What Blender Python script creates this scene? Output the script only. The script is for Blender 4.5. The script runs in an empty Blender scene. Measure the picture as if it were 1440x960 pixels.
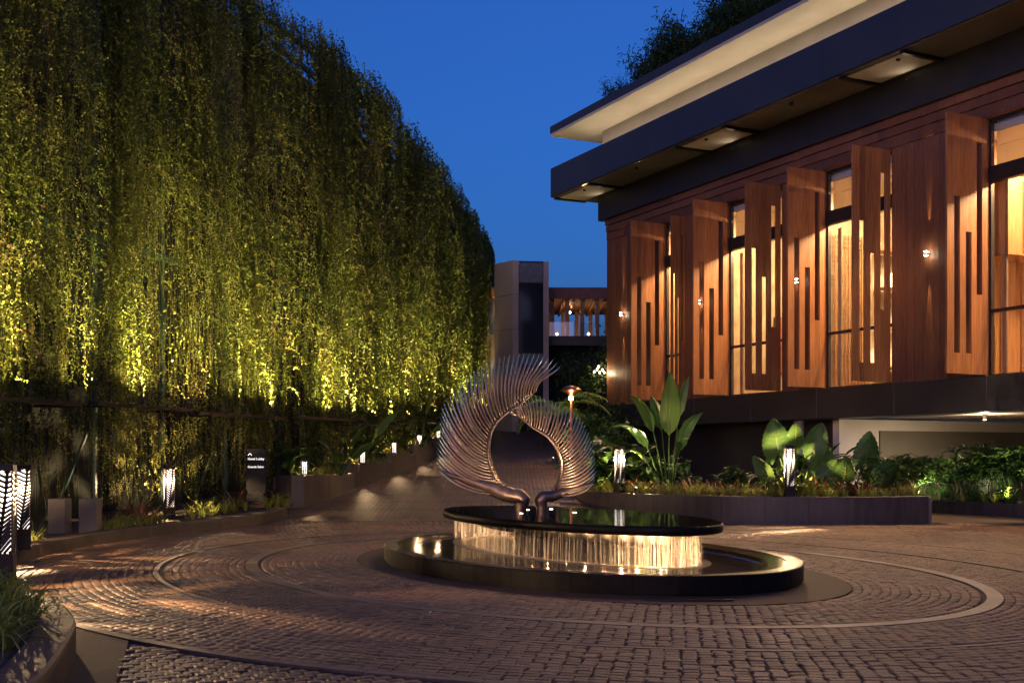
import bpy, math, random
import numpy as np
from mathutils import Vector, Matrix

R = math.radians
rnd = random.Random(7)
sc = bpy.context.scene
col = sc.collection

# ------------------------------------------------------------------ camera
F = 1640.0 / 1440.0          # focal length / frame width
CAMZ = 1.5
cam = bpy.data.objects.new('camera', bpy.data.cameras.new('camera'))
col.objects.link(cam)
cam.location = (0, 0, CAMZ)
cam.rotation_euler = (R(90), 0, 0)
cam.data.sensor_width = 36
cam.data.lens = 36 * F
cam.data.shift_y = 162 / 1440
cam.data.clip_end = 2000
sc.camera = cam

# ------------------------------------------------------------------ sky, sun, exposure
world = bpy.data.worlds.new('World'); sc.world = world
world.use_nodes = True
wn = world.node_tree
bg = wn.nodes['Background']
sky = wn.nodes.new('ShaderNodeTexSky')
sky.sky_type = 'NISHITA'
sky.sun_disc = False
sky.sun_elevation = R(5.5)
sky.sun_rotation = R(200)
sky.altitude = 0
sky.air_density = 1.0
sky.dust_density = 5.0
sky.ozone_density = 6.9
tone = wn.nodes.new('ShaderNodeMix'); tone.data_type = 'RGBA'; tone.blend_type = 'MULTIPLY'; tone.inputs[0].default_value = 1
tone.inputs[7].default_value = (1.55, 0.86, 1.04, 1)      # dusk tint of the whole sky
wn.links.new(sky.outputs['Color'], tone.inputs[6])
wn.links.new(tone.outputs[2], bg.inputs['Color'])
bg.inputs['Strength'].default_value = 0.165
sun = bpy.data.objects.new('sun', bpy.data.lights.new('sun', 'SUN'))
col.objects.link(sun)
sun.data.energy = 0.04
sun.data.angle = R(40)
sun.data.color = (0.75, 0.82, 1.0)
sun.rotation_euler = (R(84.5), 0, R(-20))
sc.view_settings.view_transform = 'Standard'
sc.view_settings.look = 'None'
sc.view_settings.exposure = 0.7
sc.view_settings.gamma = 1
cy = sc.cycles if hasattr(sc, 'cycles') else None
sc.render.engine = 'CYCLES'
sc.cycles.use_denoising = True
sc.cycles.denoiser = 'OPENIMAGEDENOISE'
sc.cycles.use_adaptive_sampling = True
sc.cycles.adaptive_threshold = 0.03
sc.cycles.max_bounces = 5
sc.cycles.diffuse_bounces = 2
sc.cycles.glossy_bounces = 3
sc.cycles.transmission_bounces = 4
sc.cycles.transparent_max_bounces = 16
sc.cycles.sample_clamp_indirect = 2.0
sc.cycles.caustics_reflective = False
sc.cycles.caustics_refractive = False

# ------------------------------------------------------------------ helpers
def link(o, parent=None):
    col.objects.link(o)
    if parent is not None:
        o.parent = parent
    return o

def tag(o, label=None, cat=None, group=None, kind=None):
    if label: o['label'] = label
    if cat: o['category'] = cat
    if group: o['group'] = group
    if kind: o['kind'] = kind
    return o

def empty(name, loc=(0, 0, 0), rz=0.0):
    o = bpy.data.objects.new(name, None)
    o.empty_display_size = 0.2
    o.location = loc
    o.rotation_euler = (0, 0, rz)
    return link(o)

def copy_tree(o, parent=None):
    c = o.copy()
    col.objects.link(c)
    c.parent = parent
    for ch in list(o.children):
        copy_tree(ch, c)
    return c

class MB:
    def __init__(s):
        s.v = []; s.f = []; s.t = []
        s.cur = 0.5
    def add(s, vs, fs):
        n = len(s.v)
        s.v.extend([tuple(p) for p in vs])
        s.t.extend([s.cur] * len(vs))
        s.f.extend([tuple(i + n for i in q) for q in fs])
    def box(s, x0, x1, y0, y1, z0, z1, M=None, bev=0.0):
        if bev > 0:
            s.bevbox(x0, x1, y0, y1, z0, z1, bev, M); return
        vs = [Vector((x, y, z)) for z in (z0, z1) for y in (y0, y1) for x in (x0, x1)]
        if M is not None: vs = [M @ p for p in vs]
        s.add(vs, [(0, 2, 3, 1), (4, 5, 7, 6), (0, 1, 5, 4), (2, 6, 7, 3), (0, 4, 6, 2), (1, 3, 7, 5)])
    def bevbox(s, x0, x1, y0, y1, z0, z1, b, M=None):
        xs, ys, zs = (x0, x1), (y0, y1), (z0, z1)
        cx, cyy, cz = (x0 + x1) / 2, (y0 + y1) / 2, (z0 + z1) / 2
        idx = {}; vs = []
        for i in (0, 1):
            for j in (0, 1):
                for k in (0, 1):
                    sx, sy, sz = (1 if i else -1), (1 if j else -1), (1 if k else -1)
                    for ax in range(3):
                        p = [xs[i], ys[j], zs[k]]
                        for a2, sg in ((0, sx), (1, sy), (2, sz)):
                            if a2 != ax: p[a2] -= sg * b
                        idx[(i, j, k, ax)] = len(vs); vs.append(Vector(p))
        fs = []
        g = lambda i, j, k, a: idx[(i, j, k, a)]
        fs += [(g(0,0,0,0), g(0,0,1,0), g(0,1,1,0), g(0,1,0,0)), (g(1,0,0,0), g(1,1,0,0), g(1,1,1,0), g(1,0,1,0))]
        fs += [(g(0,0,0,1), g(1,0,0,1), g(1,0,1,1), g(0,0,1,1)), (g(0,1,0,1), g(0,1,1,1), g(1,1,1,1), g(1,1,0,1))]
        fs += [(g(0,0,0,2), g(0,1,0,2), g(1,1,0,2), g(1,0,0,2)), (g(0,0,1,2), g(1,0,1,2), g(1,1,1,2), g(0,1,1,2))]
        for i in (0, 1):
            for j in (0, 1):
                fs.append((g(i,j,0,0), g(i,j,1,0), g(i,j,1,1), g(i,j,0,1)))
                fs.append((g(i,0,j,0), g(i,1,j,0), g(i,1,j,2), g(i,0,j,2)))
                fs.append((g(0,i,j,1), g(1,i,j,1), g(1,i,j,2), g(0,i,j,2)))
        for i in (0, 1):
            for j in (0, 1):
                for k in (0, 1):
                    fs.append((g(i,j,k,0), g(i,j,k,1), g(i,j,k,2)))
        if M is not None: vs = [M @ p for p in vs]
        s.add(vs, fs)
    def bar(s, a, b, w, h=None, up=Vector((0, 0, 1))):
        a, b = Vector(a), Vector(b); h = h or w
        d = (b - a).normalized()
        x = d.cross(up)
        if x.length < 1e-4: x = d.cross(Vector((1, 0, 0)))
        x.normalize(); y = x.cross(d)
        vs = []
        for p in (a, b):
            for sx, sy in ((-1, -1), (1, -1), (1, 1), (-1, 1)):
                vs.append(p + x * (sx * w / 2) + y * (sy * h / 2))
        s.add(vs, [(0, 1, 2, 3), (7, 6, 5, 4), (0, 4, 5, 1), (1, 5, 6, 2), (2, 6, 7, 3), (3, 7, 4, 0)])
    def tube(s, path, radii, seg=8, cap=True, flat=1.0):
        path = [Vector(p) for p in path]; n = len(path)
        base = len(s.v); ref = None; vs = []
        for i in range(n):
            d = (path[min(i + 1, n - 1)] - path[max(i - 1, 0)]).normalized()
            if ref is None:
                ref = d.cross(Vector((0, 1, 0.01)))
                if ref.length < 1e-3: ref = d.cross(Vector((1, 0, 0)))
            ref = (ref - d * ref.dot(d)).normalized()
            y = d.cross(ref)
            r = radii[i] if hasattr(radii, '__len__') else radii
            for k in range(seg):
                a = 2 * math.pi * k / seg
                vs.append(path[i] + ref * (math.cos(a) * r) + y * (math.sin(a) * r * flat))
        fs = []
        for i in range(n - 1):
            for k in range(seg):
                k2 = (k + 1) % seg
                fs.append((i*seg + k, i*seg + k2, (i+1)*seg + k2, (i+1)*seg + k))
        if cap:
            fs.append(tuple(range(seg - 1, -1, -1)))
            fs.append(tuple((n-1)*seg + k for k in range(seg)))
        s.add(vs, fs)
    def prism(s, pts, z0, z1):
        n = len(pts)
        vs = [(p[0], p[1], z0) for p in pts] + [(p[0], p[1], z1) for p in pts]
        fs = [tuple(range(n - 1, -1, -1)), tuple(range(n, 2 * n))]
        fs += [(i, (i+1) % n, n + (i+1) % n, n + i) for i in range(n)]
        s.add(vs, fs)
    def rings(s, rings, closed=True, capstart=False, capend=False):
        n = len(rings[0]); vs = [p for r in rings for p in r]; fs = []
        m = n if closed else n - 1
        for i in range(len(rings) - 1):
            for k in range(m):
                k2 = (k + 1) % n
                fs.append((i*n + k, i*n + k2, (i+1)*n + k2, (i+1)*n + k))
        if capstart: fs.append(tuple(range(n - 1, -1, -1)))
        if capend: fs.append(tuple((len(rings)-1)*n + k for k in range(n)))
        s.add(vs, fs)
    def mesh(s, name, mat, smooth=False):
        me = bpy.data.meshes.new(name)
        me.from_pydata(s.v, [], s.f)
        at = me.attributes.new('tint', 'FLOAT', 'POINT')
        at.data.foreach_set('value', s.t)
        if mat: me.materials.append(mat)
        if smooth:
            me.polygons.foreach_set('use_smooth', [True] * len(me.polygons))
        me.update()
        return me
    def build(s, name, mat, parent=None, smooth=False):
        return link(bpy.data.objects.new(name, s.mesh(name, mat, smooth)), parent)

def np_mesh(name, V, Fq, mat, tint=None, parent=None):
    me = bpy.data.meshes.new(name)
    V = np.ascontiguousarray(V, dtype=np.float32); Fq = np.ascontiguousarray(Fq, dtype=np.int32)
    nf, k = Fq.shape
    me.vertices.add(len(V)); me.vertices.foreach_set('co', V.ravel())
    me.loops.add(nf * k); me.loops.foreach_set('vertex_index', Fq.ravel())
    me.polygons.add(nf)
    me.polygons.foreach_set('loop_start', np.arange(0, nf * k, k, dtype=np.int32))
    me.polygons.foreach_set('loop_total', np.full(nf, k, dtype=np.int32))
    if tint is not None:
        at = me.attributes.new('tint', 'FLOAT', 'POINT')
        at.data.foreach_set('value', np.ascontiguousarray(tint, dtype=np.float32))
    me.update(calc_edges=True)
    me.materials.append(mat)
    return link(bpy.data.objects.new(name, me), parent)

# ------------------------------------------------------------------ materials
def nt(name):
    m = bpy.data.materials.new(name); m.use_nodes = True
    n = m.node_tree; b = n.nodes['Principled BSDF']
    return m, n, b

def mat(name, c1, c2=None, rough=0.6, metal=0.0, scale=6.0, stretch=(1, 1, 1), bump=0.0, bscale=None, spec=0.5, coat=0.0, tint=None, detail=5.0, stain=0.0):
    m, n, b = nt(name)
    b.inputs['Roughness'].default_value = rough
    b.inputs['Metallic'].default_value = metal
    b.inputs['Specular IOR Level'].default_value = spec
    b.inputs['Coat Weight'].default_value = coat
    c2 = c2 or tuple(x * 0.75 for x in c1)
    tc = n.nodes.new('ShaderNodeTexCoord'); mp = n.nodes.new('ShaderNodeMapping')
    mp.inputs['Scale'].default_value = stretch
    n.links.new(tc.outputs['Object'], mp.inputs['Vector'])
    nz = n.nodes.new('ShaderNodeTexNoise'); nz.inputs['Scale'].default_value = scale
    nz.inputs['Detail'].default_value = detail
    n.links.new(mp.outputs['Vector'], nz.inputs['Vector'])
    rp = n.nodes.new('ShaderNodeValToRGB')
    rp.color_ramp.elements[0].position = 0.32; rp.color_ramp.elements[1].position = 0.68
    rp.color_ramp.elements[0].color = (*c2, 1); rp.color_ramp.elements[1].color = (*c1, 1)
    n.links.new(nz.outputs['Fac'], rp.inputs['Fac'])
    out = rp.outputs['Color']
    if tint:
        at = n.nodes.new('ShaderNodeAttribute'); at.attribute_name = 'tint'
        r2 = n.nodes.new('ShaderNodeValToRGB'); els = r2.color_ramp.elements
        while len(els) < len(tint): els.new(0.5)
        for i, c in enumerate(tint):
            els[i].position = i / (len(tint) - 1); els[i].color = (*c, 1)
        n.links.new(at.outputs['Fac'], r2.inputs['Fac'])
        mx = n.nodes.new('ShaderNodeMix'); mx.data_type = 'RGBA'; mx.blend_type = 'MULTIPLY'
        mx.inputs[0].default_value = 1.0
        n.links.new(out, mx.inputs[6]); n.links.new(r2.outputs['Color'], mx.inputs[7])
        out = mx.outputs[2]
    if stain > 0:
        ge = n.nodes.new('ShaderNodeNewGeometry'); ns = n.nodes.new('ShaderNodeTexNoise'); ns.inputs['Scale'].default_value = .55; ns.inputs['Detail'].default_value = 7; ns.inputs['Roughness'].default_value = .65
        n.links.new(ge.outputs['Position'], ns.inputs['Vector'])
        rs_ = n.nodes.new('ShaderNodeValToRGB'); rs_.color_ramp.elements[0].position = .36; rs_.color_ramp.elements[1].position = .64
        rs_.color_ramp.elements[0].color = (1-stain, 1-stain, 1-stain, 1); rs_.color_ramp.elements[1].color = (1.12, 1.1, 1.08, 1)
        n.links.new(ns.outputs['Fac'], rs_.inputs['Fac'])
        ms = n.nodes.new('ShaderNodeMix'); ms.data_type = 'RGBA'; ms.blend_type = 'MULTIPLY'; ms.inputs[0].default_value = 1
        n.links.new(out, ms.inputs[6]); n.links.new(rs_.outputs['Color'], ms.inputs[7]); out = ms.outputs[2]
    n.links.new(out, b.inputs['Base Color'])
    if bump > 0:
        nb = n.nodes.new('ShaderNodeTexNoise'); nb.inputs['Scale'].default_value = bscale or scale * 4
        nb.inputs['Detail'].default_value = 4
        n.links.new(mp.outputs['Vector'], nb.inputs['Vector'])
        bp = n.nodes.new('ShaderNodeBump'); bp.inputs['Strength'].default_value = bump
        bp.inputs['Distance'].default_value = 0.02
        n.links.new(nb.outputs['Fac'], bp.inputs['Height'])
        n.links.new(bp.outputs['Normal'], b.inputs['Normal'])
        rm = n.nodes.new('ShaderNodeMapRange')
        rm.inputs[3].default_value = max(rough - 0.12, 0.02); rm.inputs[4].default_value = min(rough + 0.12, 1)
        n.links.new(nz.outputs['Fac'], rm.inputs[0]); n.links.new(rm.outputs[0], b.inputs['Roughness'])
    return m

def leafmat(name, cols, trans=0.3, rough=0.45, scale=9.0):
    m, n, b = nt(name)
    b.inputs['Roughness'].default_value = rough
    b.inputs['Specular IOR Level'].default_value = 0.2
    at = n.nodes.new('ShaderNodeAttribute'); at.attribute_name = 'tint'
    tc = n.nodes.new('ShaderNodeTexCoord')
    nz = n.nodes.new('ShaderNodeTexNoise'); nz.inputs['Scale'].default_value = scale
    n.links.new(tc.outputs['Object'], nz.inputs['Vector'])
    ad = n.nodes.new('ShaderNodeMath'); ad.operation = 'MULTIPLY_ADD'
    ad.inputs[1].default_value = 0.5; n.links.new(nz.outputs['Fac'], ad.inputs[0])
    sb = n.nodes.new('ShaderNodeMath'); sb.operation = 'SUBTRACT'; sb.inputs[1].default_value = 0.25
    n.links.new(at.outputs['Fac'], sb.inputs[0]); n.links.new(sb.outputs[0], ad.inputs[2])
    rp = n.nodes.new('ShaderNodeValToRGB'); els = rp.color_ramp.elements
    while len(els) < len(cols): els.new(0.5)
    for i, c in enumerate(cols):
        els[i].position = i / (len(cols) - 1); els[i].color = (*c, 1)
    n.links.new(ad.outputs[0], rp.inputs['Fac'])
    n.links.new(rp.outputs['Color'], b.inputs['Base Color'])
    tr = n.nodes.new('ShaderNodeBsdfTranslucent')
    n.links.new(rp.outputs['Color'], tr.inputs['Color'])
    mx = n.nodes.new('ShaderNodeMixShader'); mx.inputs[0].default_value = trans
    n.links.new(b.outputs[0], mx.inputs[1]); n.links.new(tr.outputs[0], mx.inputs[2])
    n.links.new(mx.outputs[0], n.nodes['Material Output'].inputs['Surface'])
    return m

def emat(name, color, strength):
    m, n, b = nt(name)
    b.inputs['Base Color'].default_value = (*color, 1)
    b.inputs['Emission Color'].default_value = (*color, 1)
    b.inputs['Emission Strength'].default_value = strength
    return m

def see_through(name, emit=None, strength=0.0, tcol=(1, 1, 1), gloss=0.06, rough=0.02):
    # thin clear sheet: transparent + a little gloss (+ own glow for a lit diffuser)
    m, n, b = nt(name); n.nodes.remove(b)
    t = n.nodes.new('ShaderNodeBsdfTransparent'); t.inputs[0].default_value = (*tcol, 1)
    g = n.nodes.new('ShaderNodeBsdfGlossy'); g.inputs['Roughness'].default_value = rough
    mx = n.nodes.new('ShaderNodeMixShader'); mx.inputs[0].default_value = gloss
    n.links.new(t.outputs[0], mx.inputs[1]); n.links.new(g.outputs[0], mx.inputs[2])
    out = mx.outputs[0]
    if emit:
        e = n.nodes.new('ShaderNodeEmission'); e.inputs[0].default_value = (*emit, 1); e.inputs[1].default_value = strength
        a = n.nodes.new('ShaderNodeAddShader')
        n.links.new(out, a.inputs[0]); n.links.new(e.outputs[0], a.inputs[1]); out = a.outputs[0]
    n.links.new(out, n.nodes['Material Output'].inputs['Surface'])
    return m

M = {}
M['ground'] = mat('ground', (0.05, 0.045, 0.04), (0.03, 0.027, 0.025), 0.9, scale=3, bump=0.3)
M['grout'] = mat('grout', (0.035, 0.027, 0.022), (0.02, 0.016, 0.014), 0.95, scale=5, bump=0.3)
SETT = [(0.6, 0.5, 0.45), (1.0, 0.8, 0.68), (0.85, 0.78, 0.75), (1.25, 0.95, 0.75), (0.7, 0.56, 0.5)]
M['sett'] = mat('sett', (0.24, 0.155, 0.088), (0.15, 0.096, 0.056), 0.62, scale=14, bump=0.5, bscale=60, tint=SETT, stain=.5)
M['band'] = mat('band', (0.185, 0.112, 0.072), (0.12, 0.072, 0.048), 0.6, scale=4, bump=0.25, bscale=40, stain=.45)
M['pale_band'] = mat('pale_band', (0.28, 0.21, 0.155), (0.17, 0.125, 0.095), 0.5, scale=4, bump=0.25, bscale=40, stain=.35)
M['paving'] = mat('paving', (0.15, 0.09, 0.06), (0.09, 0.055, 0.038), 0.6, scale=2.5, bump=0.3, bscale=30)
M['skirt'] = mat('skirt', (0.075, 0.04, 0.028), (0.045, 0.026, 0.019), 0.75, scale=5, bump=0.25, spec=.2)
M['flag'] = mat('flag', (0.085, 0.055, 0.038), (0.055, 0.036, 0.026), 0.8, scale=3, bump=0.3, bscale=40, spec=.2)
M['black_stone'] = mat('black_stone', (0.014, 0.011, 0.009), (0.008, 0.007, 0.006), 0.3, scale=8, bump=0.06, bscale=30, spec=.15)
M['panel_stone'] = mat('panel_stone', (0.012, 0.0095, 0.008), (0.007, 0.006, 0.005), 0.42, scale=8, bump=0.06, bscale=30, spec=.08)
M['wet_stone'] = mat('wet_stone', (0.014, 0.012, 0.01), (0.009, 0.008, 0.007), 0.12, scale=5, bump=0.05, bscale=9, spec=.4)
M['planter'] = mat('planter', (0.07, 0.055, 0.046), (0.04, 0.032, 0.027), 0.5, scale=3, stretch=(3, 3, 0.5), bump=0.2)
M['kerb'] = mat('kerb', (0.10, 0.07, 0.048), (0.055, 0.04, 0.029), 0.65, scale=5, bump=0.25, spec=.25, stain=.4)
M['concrete'] = mat('concrete', (0.15, 0.12, 0.09), (0.09, 0.075, 0.055), 0.75, scale=3, bump=0.2)
M['soil'] = mat('soil', (0.05, 0.035, 0.025), (0.025, 0.018, 0.014), 0.95, scale=20, bump=0.8)
M['dark_metal'] = mat('dark_metal', (0.03, 0.025, 0.022), (0.02, 0.017, 0.015), 0.45, metal=0.6)
M['green_steel'] = mat('green_steel', (0.015, 0.05, 0.042), (0.01, 0.032, 0.028), 0.5)
M['netting'] = mat('netting', (0.012, 0.016, 0.012), (0.005, 0.008, 0.006), 0.9, scale=2)
M['bronze'] = mat('bronze', (0.25, 0.165, 0.115), (0.14, 0.095, 0.068), 0.33, metal=0.8, scale=9, bump=0.1)
M['bark'] = mat('bark', (0.09, 0.065, 0.045), (0.05, 0.036, 0.026), 0.85, scale=8, stretch=(1, 1, 0.3), bump=0.5)

def feathermat():
    m, n, b = nt('patina_bronze')
    b.inputs['Metallic'].default_value = 0.6; b.inputs['Roughness'].default_value = 0.36
    at = n.nodes.new('ShaderNodeAttribute'); at.attribute_name = 'tint'
    rp = n.nodes.new('ShaderNodeValToRGB'); e = rp.color_ramp.elements
    while len(e) < 4: e.new(0.5)
    for i, (p, c) in enumerate(((0.0, (0.26, 0.175, 0.125)), (0.3, (0.36, 0.24, 0.165)), (0.6, (0.33, 0.36, 0.32)), (1.0, (0.36, 0.72, 0.70)))):
        e[i].position = p; e[i].color = (*c, 1)
    n.links.new(at.outputs['Fac'], rp.inputs['Fac']); n.links.new(rp.outputs['Color'], b.inputs['Base Color'])
    return m
M['feather'] = feathermat()

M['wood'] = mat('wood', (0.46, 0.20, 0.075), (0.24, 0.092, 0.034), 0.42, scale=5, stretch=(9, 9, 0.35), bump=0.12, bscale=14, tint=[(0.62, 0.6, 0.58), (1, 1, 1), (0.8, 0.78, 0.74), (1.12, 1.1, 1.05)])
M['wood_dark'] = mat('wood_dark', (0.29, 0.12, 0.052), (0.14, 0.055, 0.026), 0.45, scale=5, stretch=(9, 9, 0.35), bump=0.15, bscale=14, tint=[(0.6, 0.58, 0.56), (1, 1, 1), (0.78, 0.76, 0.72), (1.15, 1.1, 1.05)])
M['black_panel'] = mat('black_panel', (0.03, 0.028, 0.032), (0.022, 0.021, 0.024), 0.5, scale=1.5, bump=0.05)
M['fascia'] = mat('fascia', (0.04, 0.045, 0.062), (0.032, 0.036, 0.052), 0.55, scale=1, bump=0.04)
M['plaster'] = mat('plaster', (0.62, 0.57, 0.49), (0.55, 0.5, 0.43), 0.8, scale=1.2, bump=0.05)
M['soffit'] = mat('soffit', (0.13, 0.115, 0.1), (0.1, 0.09, 0.08), 0.6, scale=1.0)
M['olive'] = mat('olive', (0.14, 0.125, 0.095), (0.11, 0.1, 0.075), 0.8, scale=1.0)
M['marble'] = mat('marble', (0.46, 0.36, 0.23), (0.27, 0.2, 0.12), 0.3, scale=2.2, detail=9)
M['room_wood'] = mat('room_wood', (0.45, 0.24, 0.10), (0.3, 0.15, 0.06), 0.45, scale=3, stretch=(6, 6, 0.5))
M['lattice'] = mat('lattice', (0.40, 0.21, 0.09), (0.28, 0.14, 0.06), 0.45, scale=4)
M['blind'] = leafmat('blind', [(0.6, 0.5, 0.36), (0.68, 0.58, 0.42)], 0.75, 0.9, 20)
M['glass'] = see_through('glass', gloss=0.09)
M['frame'] = mat('frame', (0.035, 0.03, 0.027), None, 0.4, metal=0.3)
M['chrome'] = mat('chrome', (0.8, 0.78, 0.74), None, 0.15, metal=1.0)
M['brass'] = mat('brass', (0.8, 0.6, 0.3), None, 0.25, metal=1.0)
M['copper'] = mat('copper', (0.75, 0.32, 0.17), None, 0.3, metal=1.0)
M['red_art'] = mat('red_art', (0.45, 0.13, 0.05), (0.2, 0.06, 0.03), 0.5, scale=3)
M['tower'] = mat('tower', (0.52, 0.42, 0.35), (0.44, 0.36, 0.30), 0.8, scale=0.6, bump=0.05)
M['tower_glass'] = mat('tower_glass', (0.03, 0.04, 0.05), (0.02, 0.028, 0.035), 0.08, scale=0.5)
M['pane_grey'] = mat('pane_grey', (0.18, 0.2, 0.22), None, 0.25)
M['brick_red'] = mat('brick_red', (0.26, 0.11, 0.075), (0.2, 0.08, 0.055), 0.75, scale=4)
M['white_wall'] = mat('white_wall', (0.55, 0.54, 0.52), None, 0.8, scale=1)
M['leaf_vine'] = leafmat('leaf_vine', [(0.035, 0.05, 0.012), (0.08, 0.11, 0.018), (0.14, 0.17, 0.028), (0.24, 0.24, 0.06), (0.16, 0.10, 0.045)], 0.35, 0.6, 0.8)
M['leaf_green'] = leafmat('leaf_green', [(0.02, 0.05, 0.016), (0.045, 0.10, 0.025), (0.08, 0.15, 0.035)], 0.25, 0.35, 3)
M['leaf_paddle'] = leafmat('leaf_paddle', [(0.035, 0.085, 0.02), (0.06, 0.13, 0.03), (0.11, 0.18, 0.04)], 0.3, 0.3, 2)
M['leaf_grass'] = leafmat('leaf_grass', [(0.12, 0.17, 0.025), (0.27, 0.31, 0.05), (0.48, 0.46, 0.15)], 0.3, 0.4, 6)
M['leaf_red'] = leafmat('leaf_red', [(0.055, 0.026, 0.015), (0.15, 0.06, 0.03), (0.27, 0.11, 0.06)], 0.2, 0.4, 5)
M['leaf_bamboo'] = leafmat('leaf_bamboo', [(0.018, 0.035, 0.012), (0.04, 0.075, 0.02), (0.08, 0.12, 0.03)], 0.25, 0.45, 2)
M['leaf_lime'] = leafmat('leaf_lime', [(0.08, 0.14, 0.025), (0.14, 0.21, 0.04), (0.22, 0.26, 0.06)], 0.3, 0.4, 5)
WARM = (1.0, 0.63, 0.30); WARMW = (1.0, 0.78, 0.52); AMBER = (1.0, 0.72, 0.28); COOLW = (1.0, 0.93, 0.86)
M['lamp_warm'] = emat('lamp_warm', (1, 0.75, 0.45), 14)
M['sconce_lens'] = emat('sconce_lens', (1, 0.8, 0.55), 60)
M['uplight_lens'] = emat('uplight_lens', (1, 0.75, 0.4), 1.6)
M['lamp_white'] = emat('lamp_white', (1, 0.92, 0.85), 10)
M['diffuser'] = see_through('diffuser', (1.0, 0.92, 0.86), 0.62, (0.9, 0.9, 0.9), 0.03, 0.3)
M['letters'] = emat('letters', (1, 0.95, 0.9), 0.7)

def lamp(name, kind, loc, power, color=WARM, target=None, size=0.05, angle=60, blend=0.6, parent=None, sizey=None):
    l = bpy.data.lights.new(name, kind); l.energy = power; l.color = color
    if kind in ('POINT', 'SPOT'): l.shadow_soft_size = size
    if kind == 'SPOT': l.spot_size = R(angle); l.spot_blend = blend
    if kind == 'AREA':
        l.size = size
        if sizey: l.shape = 'RECTANGLE'; l.size_y = sizey
    o = bpy.data.objects.new(name, l); link(o, parent); o.location = loc
    if target is not None:
        o.rotation_euler = (Vector(target) - Vector(loc)).to_track_quat('-Z', 'Y').to_euler()
    return o

def at(px, Y):                      # X of picture column px at depth Y
    return (px - 720) / 1640 * Y
def zt(py, Y):                      # height of picture row py at depth Y
    return CAMZ + (642 - py) / 1640 * Y

def sstep(a, b, x):
    t = min(max((x - a) / (b - a), 0), 1)
    return t * t * (3 - 2 * t)
def ramp(x, y):                     # the drive climbs away from the plaza
    d = y - 26.0
    if d <= -1: return 0.0
    z = 0.082 * ((d + 1) ** 2 / 4 if d < 1 else d)
    z = min(z, 0.082 * 36)
    return z * (1 - sstep(2.2, 4.2, x))

# ================================================================== GROUND
def grid_sheet(name, xs, ys, fz, m, parent=None):
    V = np.array([(x, y, fz(x, y)) for y in ys for x in xs]); nx = len(xs)
    Fq = np.array([(j*nx+i, j*nx+i+1, (j+1)*nx+i+1, (j+1)*nx+i) for j in range(len(ys)-1) for i in range(nx-1)])
    return np_mesh(name, V, Fq, m, None, parent)
xs = [-900, -300, -120, -60, -30] + [x * 1.0 for x in range(-20, 2)] + [1.5 + .25 * i for i in range(14)] + [6, 8, 12, 20, 40, 90, 300, 900]
ys = [-60, -20, 0, 10, 20, 24] + [24.5 + .25 * i for i in range(14)] + [29 + i for i in range(0, 36, 2)] + [70, 100, 200, 500, 1200]
g = grid_sheet('ground', xs, ys, lambda x, y: ramp(x, y) - 0.05, M['ground']); tag(g, kind='structure')
# the fountain's oval, its long axis parallel to the hotel front
FC = np.array([0.85, 16.2]); FT = R(-65)
FU = np.array([math.cos(FT), math.sin(FT)]); FV = np.array([-FU[1], FU[0]])
def ell(a, b, n, z=0.0, c=FC, ph=0.0):
    return [(*(c + FU * (a * math.cos(t)) + FV * (b * math.sin(t))), z) for t in [ph + 2*math.pi*i/n for i in range(n)]]
SA, SB = 4.7, 2.72
def dist_band(X, Y):                # offset d of the oval (SA+d, SB+d) through a point
    rx = X - FC[0]; ry = Y - FC[1]
    u = rx * FU[0] + ry * FU[1]; v = rx * FV[0] + ry * FV[1]
    d = np.maximum(np.hypot(u, v) - 3.6, 0.01)
    for _ in range(25):
        a, b = SA + d, SB + d
        f = (u/a)**2 + (v/b)**2 - 1
        df = -2*u*u/a**3 - 2*v*v/b**3
        d = np.maximum(d - f/df, -2.5)
    return d
plaza = empty('plaza_paving', (0, 0, 0)); tag(plaza, kind='structure')
bed = grid_sheet('bedding', [-9, -6, -3, 0, 2, 3, 4, 6, 9, 12, 16, 22], [3, 6, 10, 15, 20, 24, 25.0, 25.5, 26, 26.5, 27], lambda x, y: ramp(x, y) - 0.018, M['grout'], plaza)
bed2 = MB(); bed2.box(2.6, 30, 27.0, 40, -0.06, -0.018); bed2.build('bedding', M['paving'], plaza)

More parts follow.
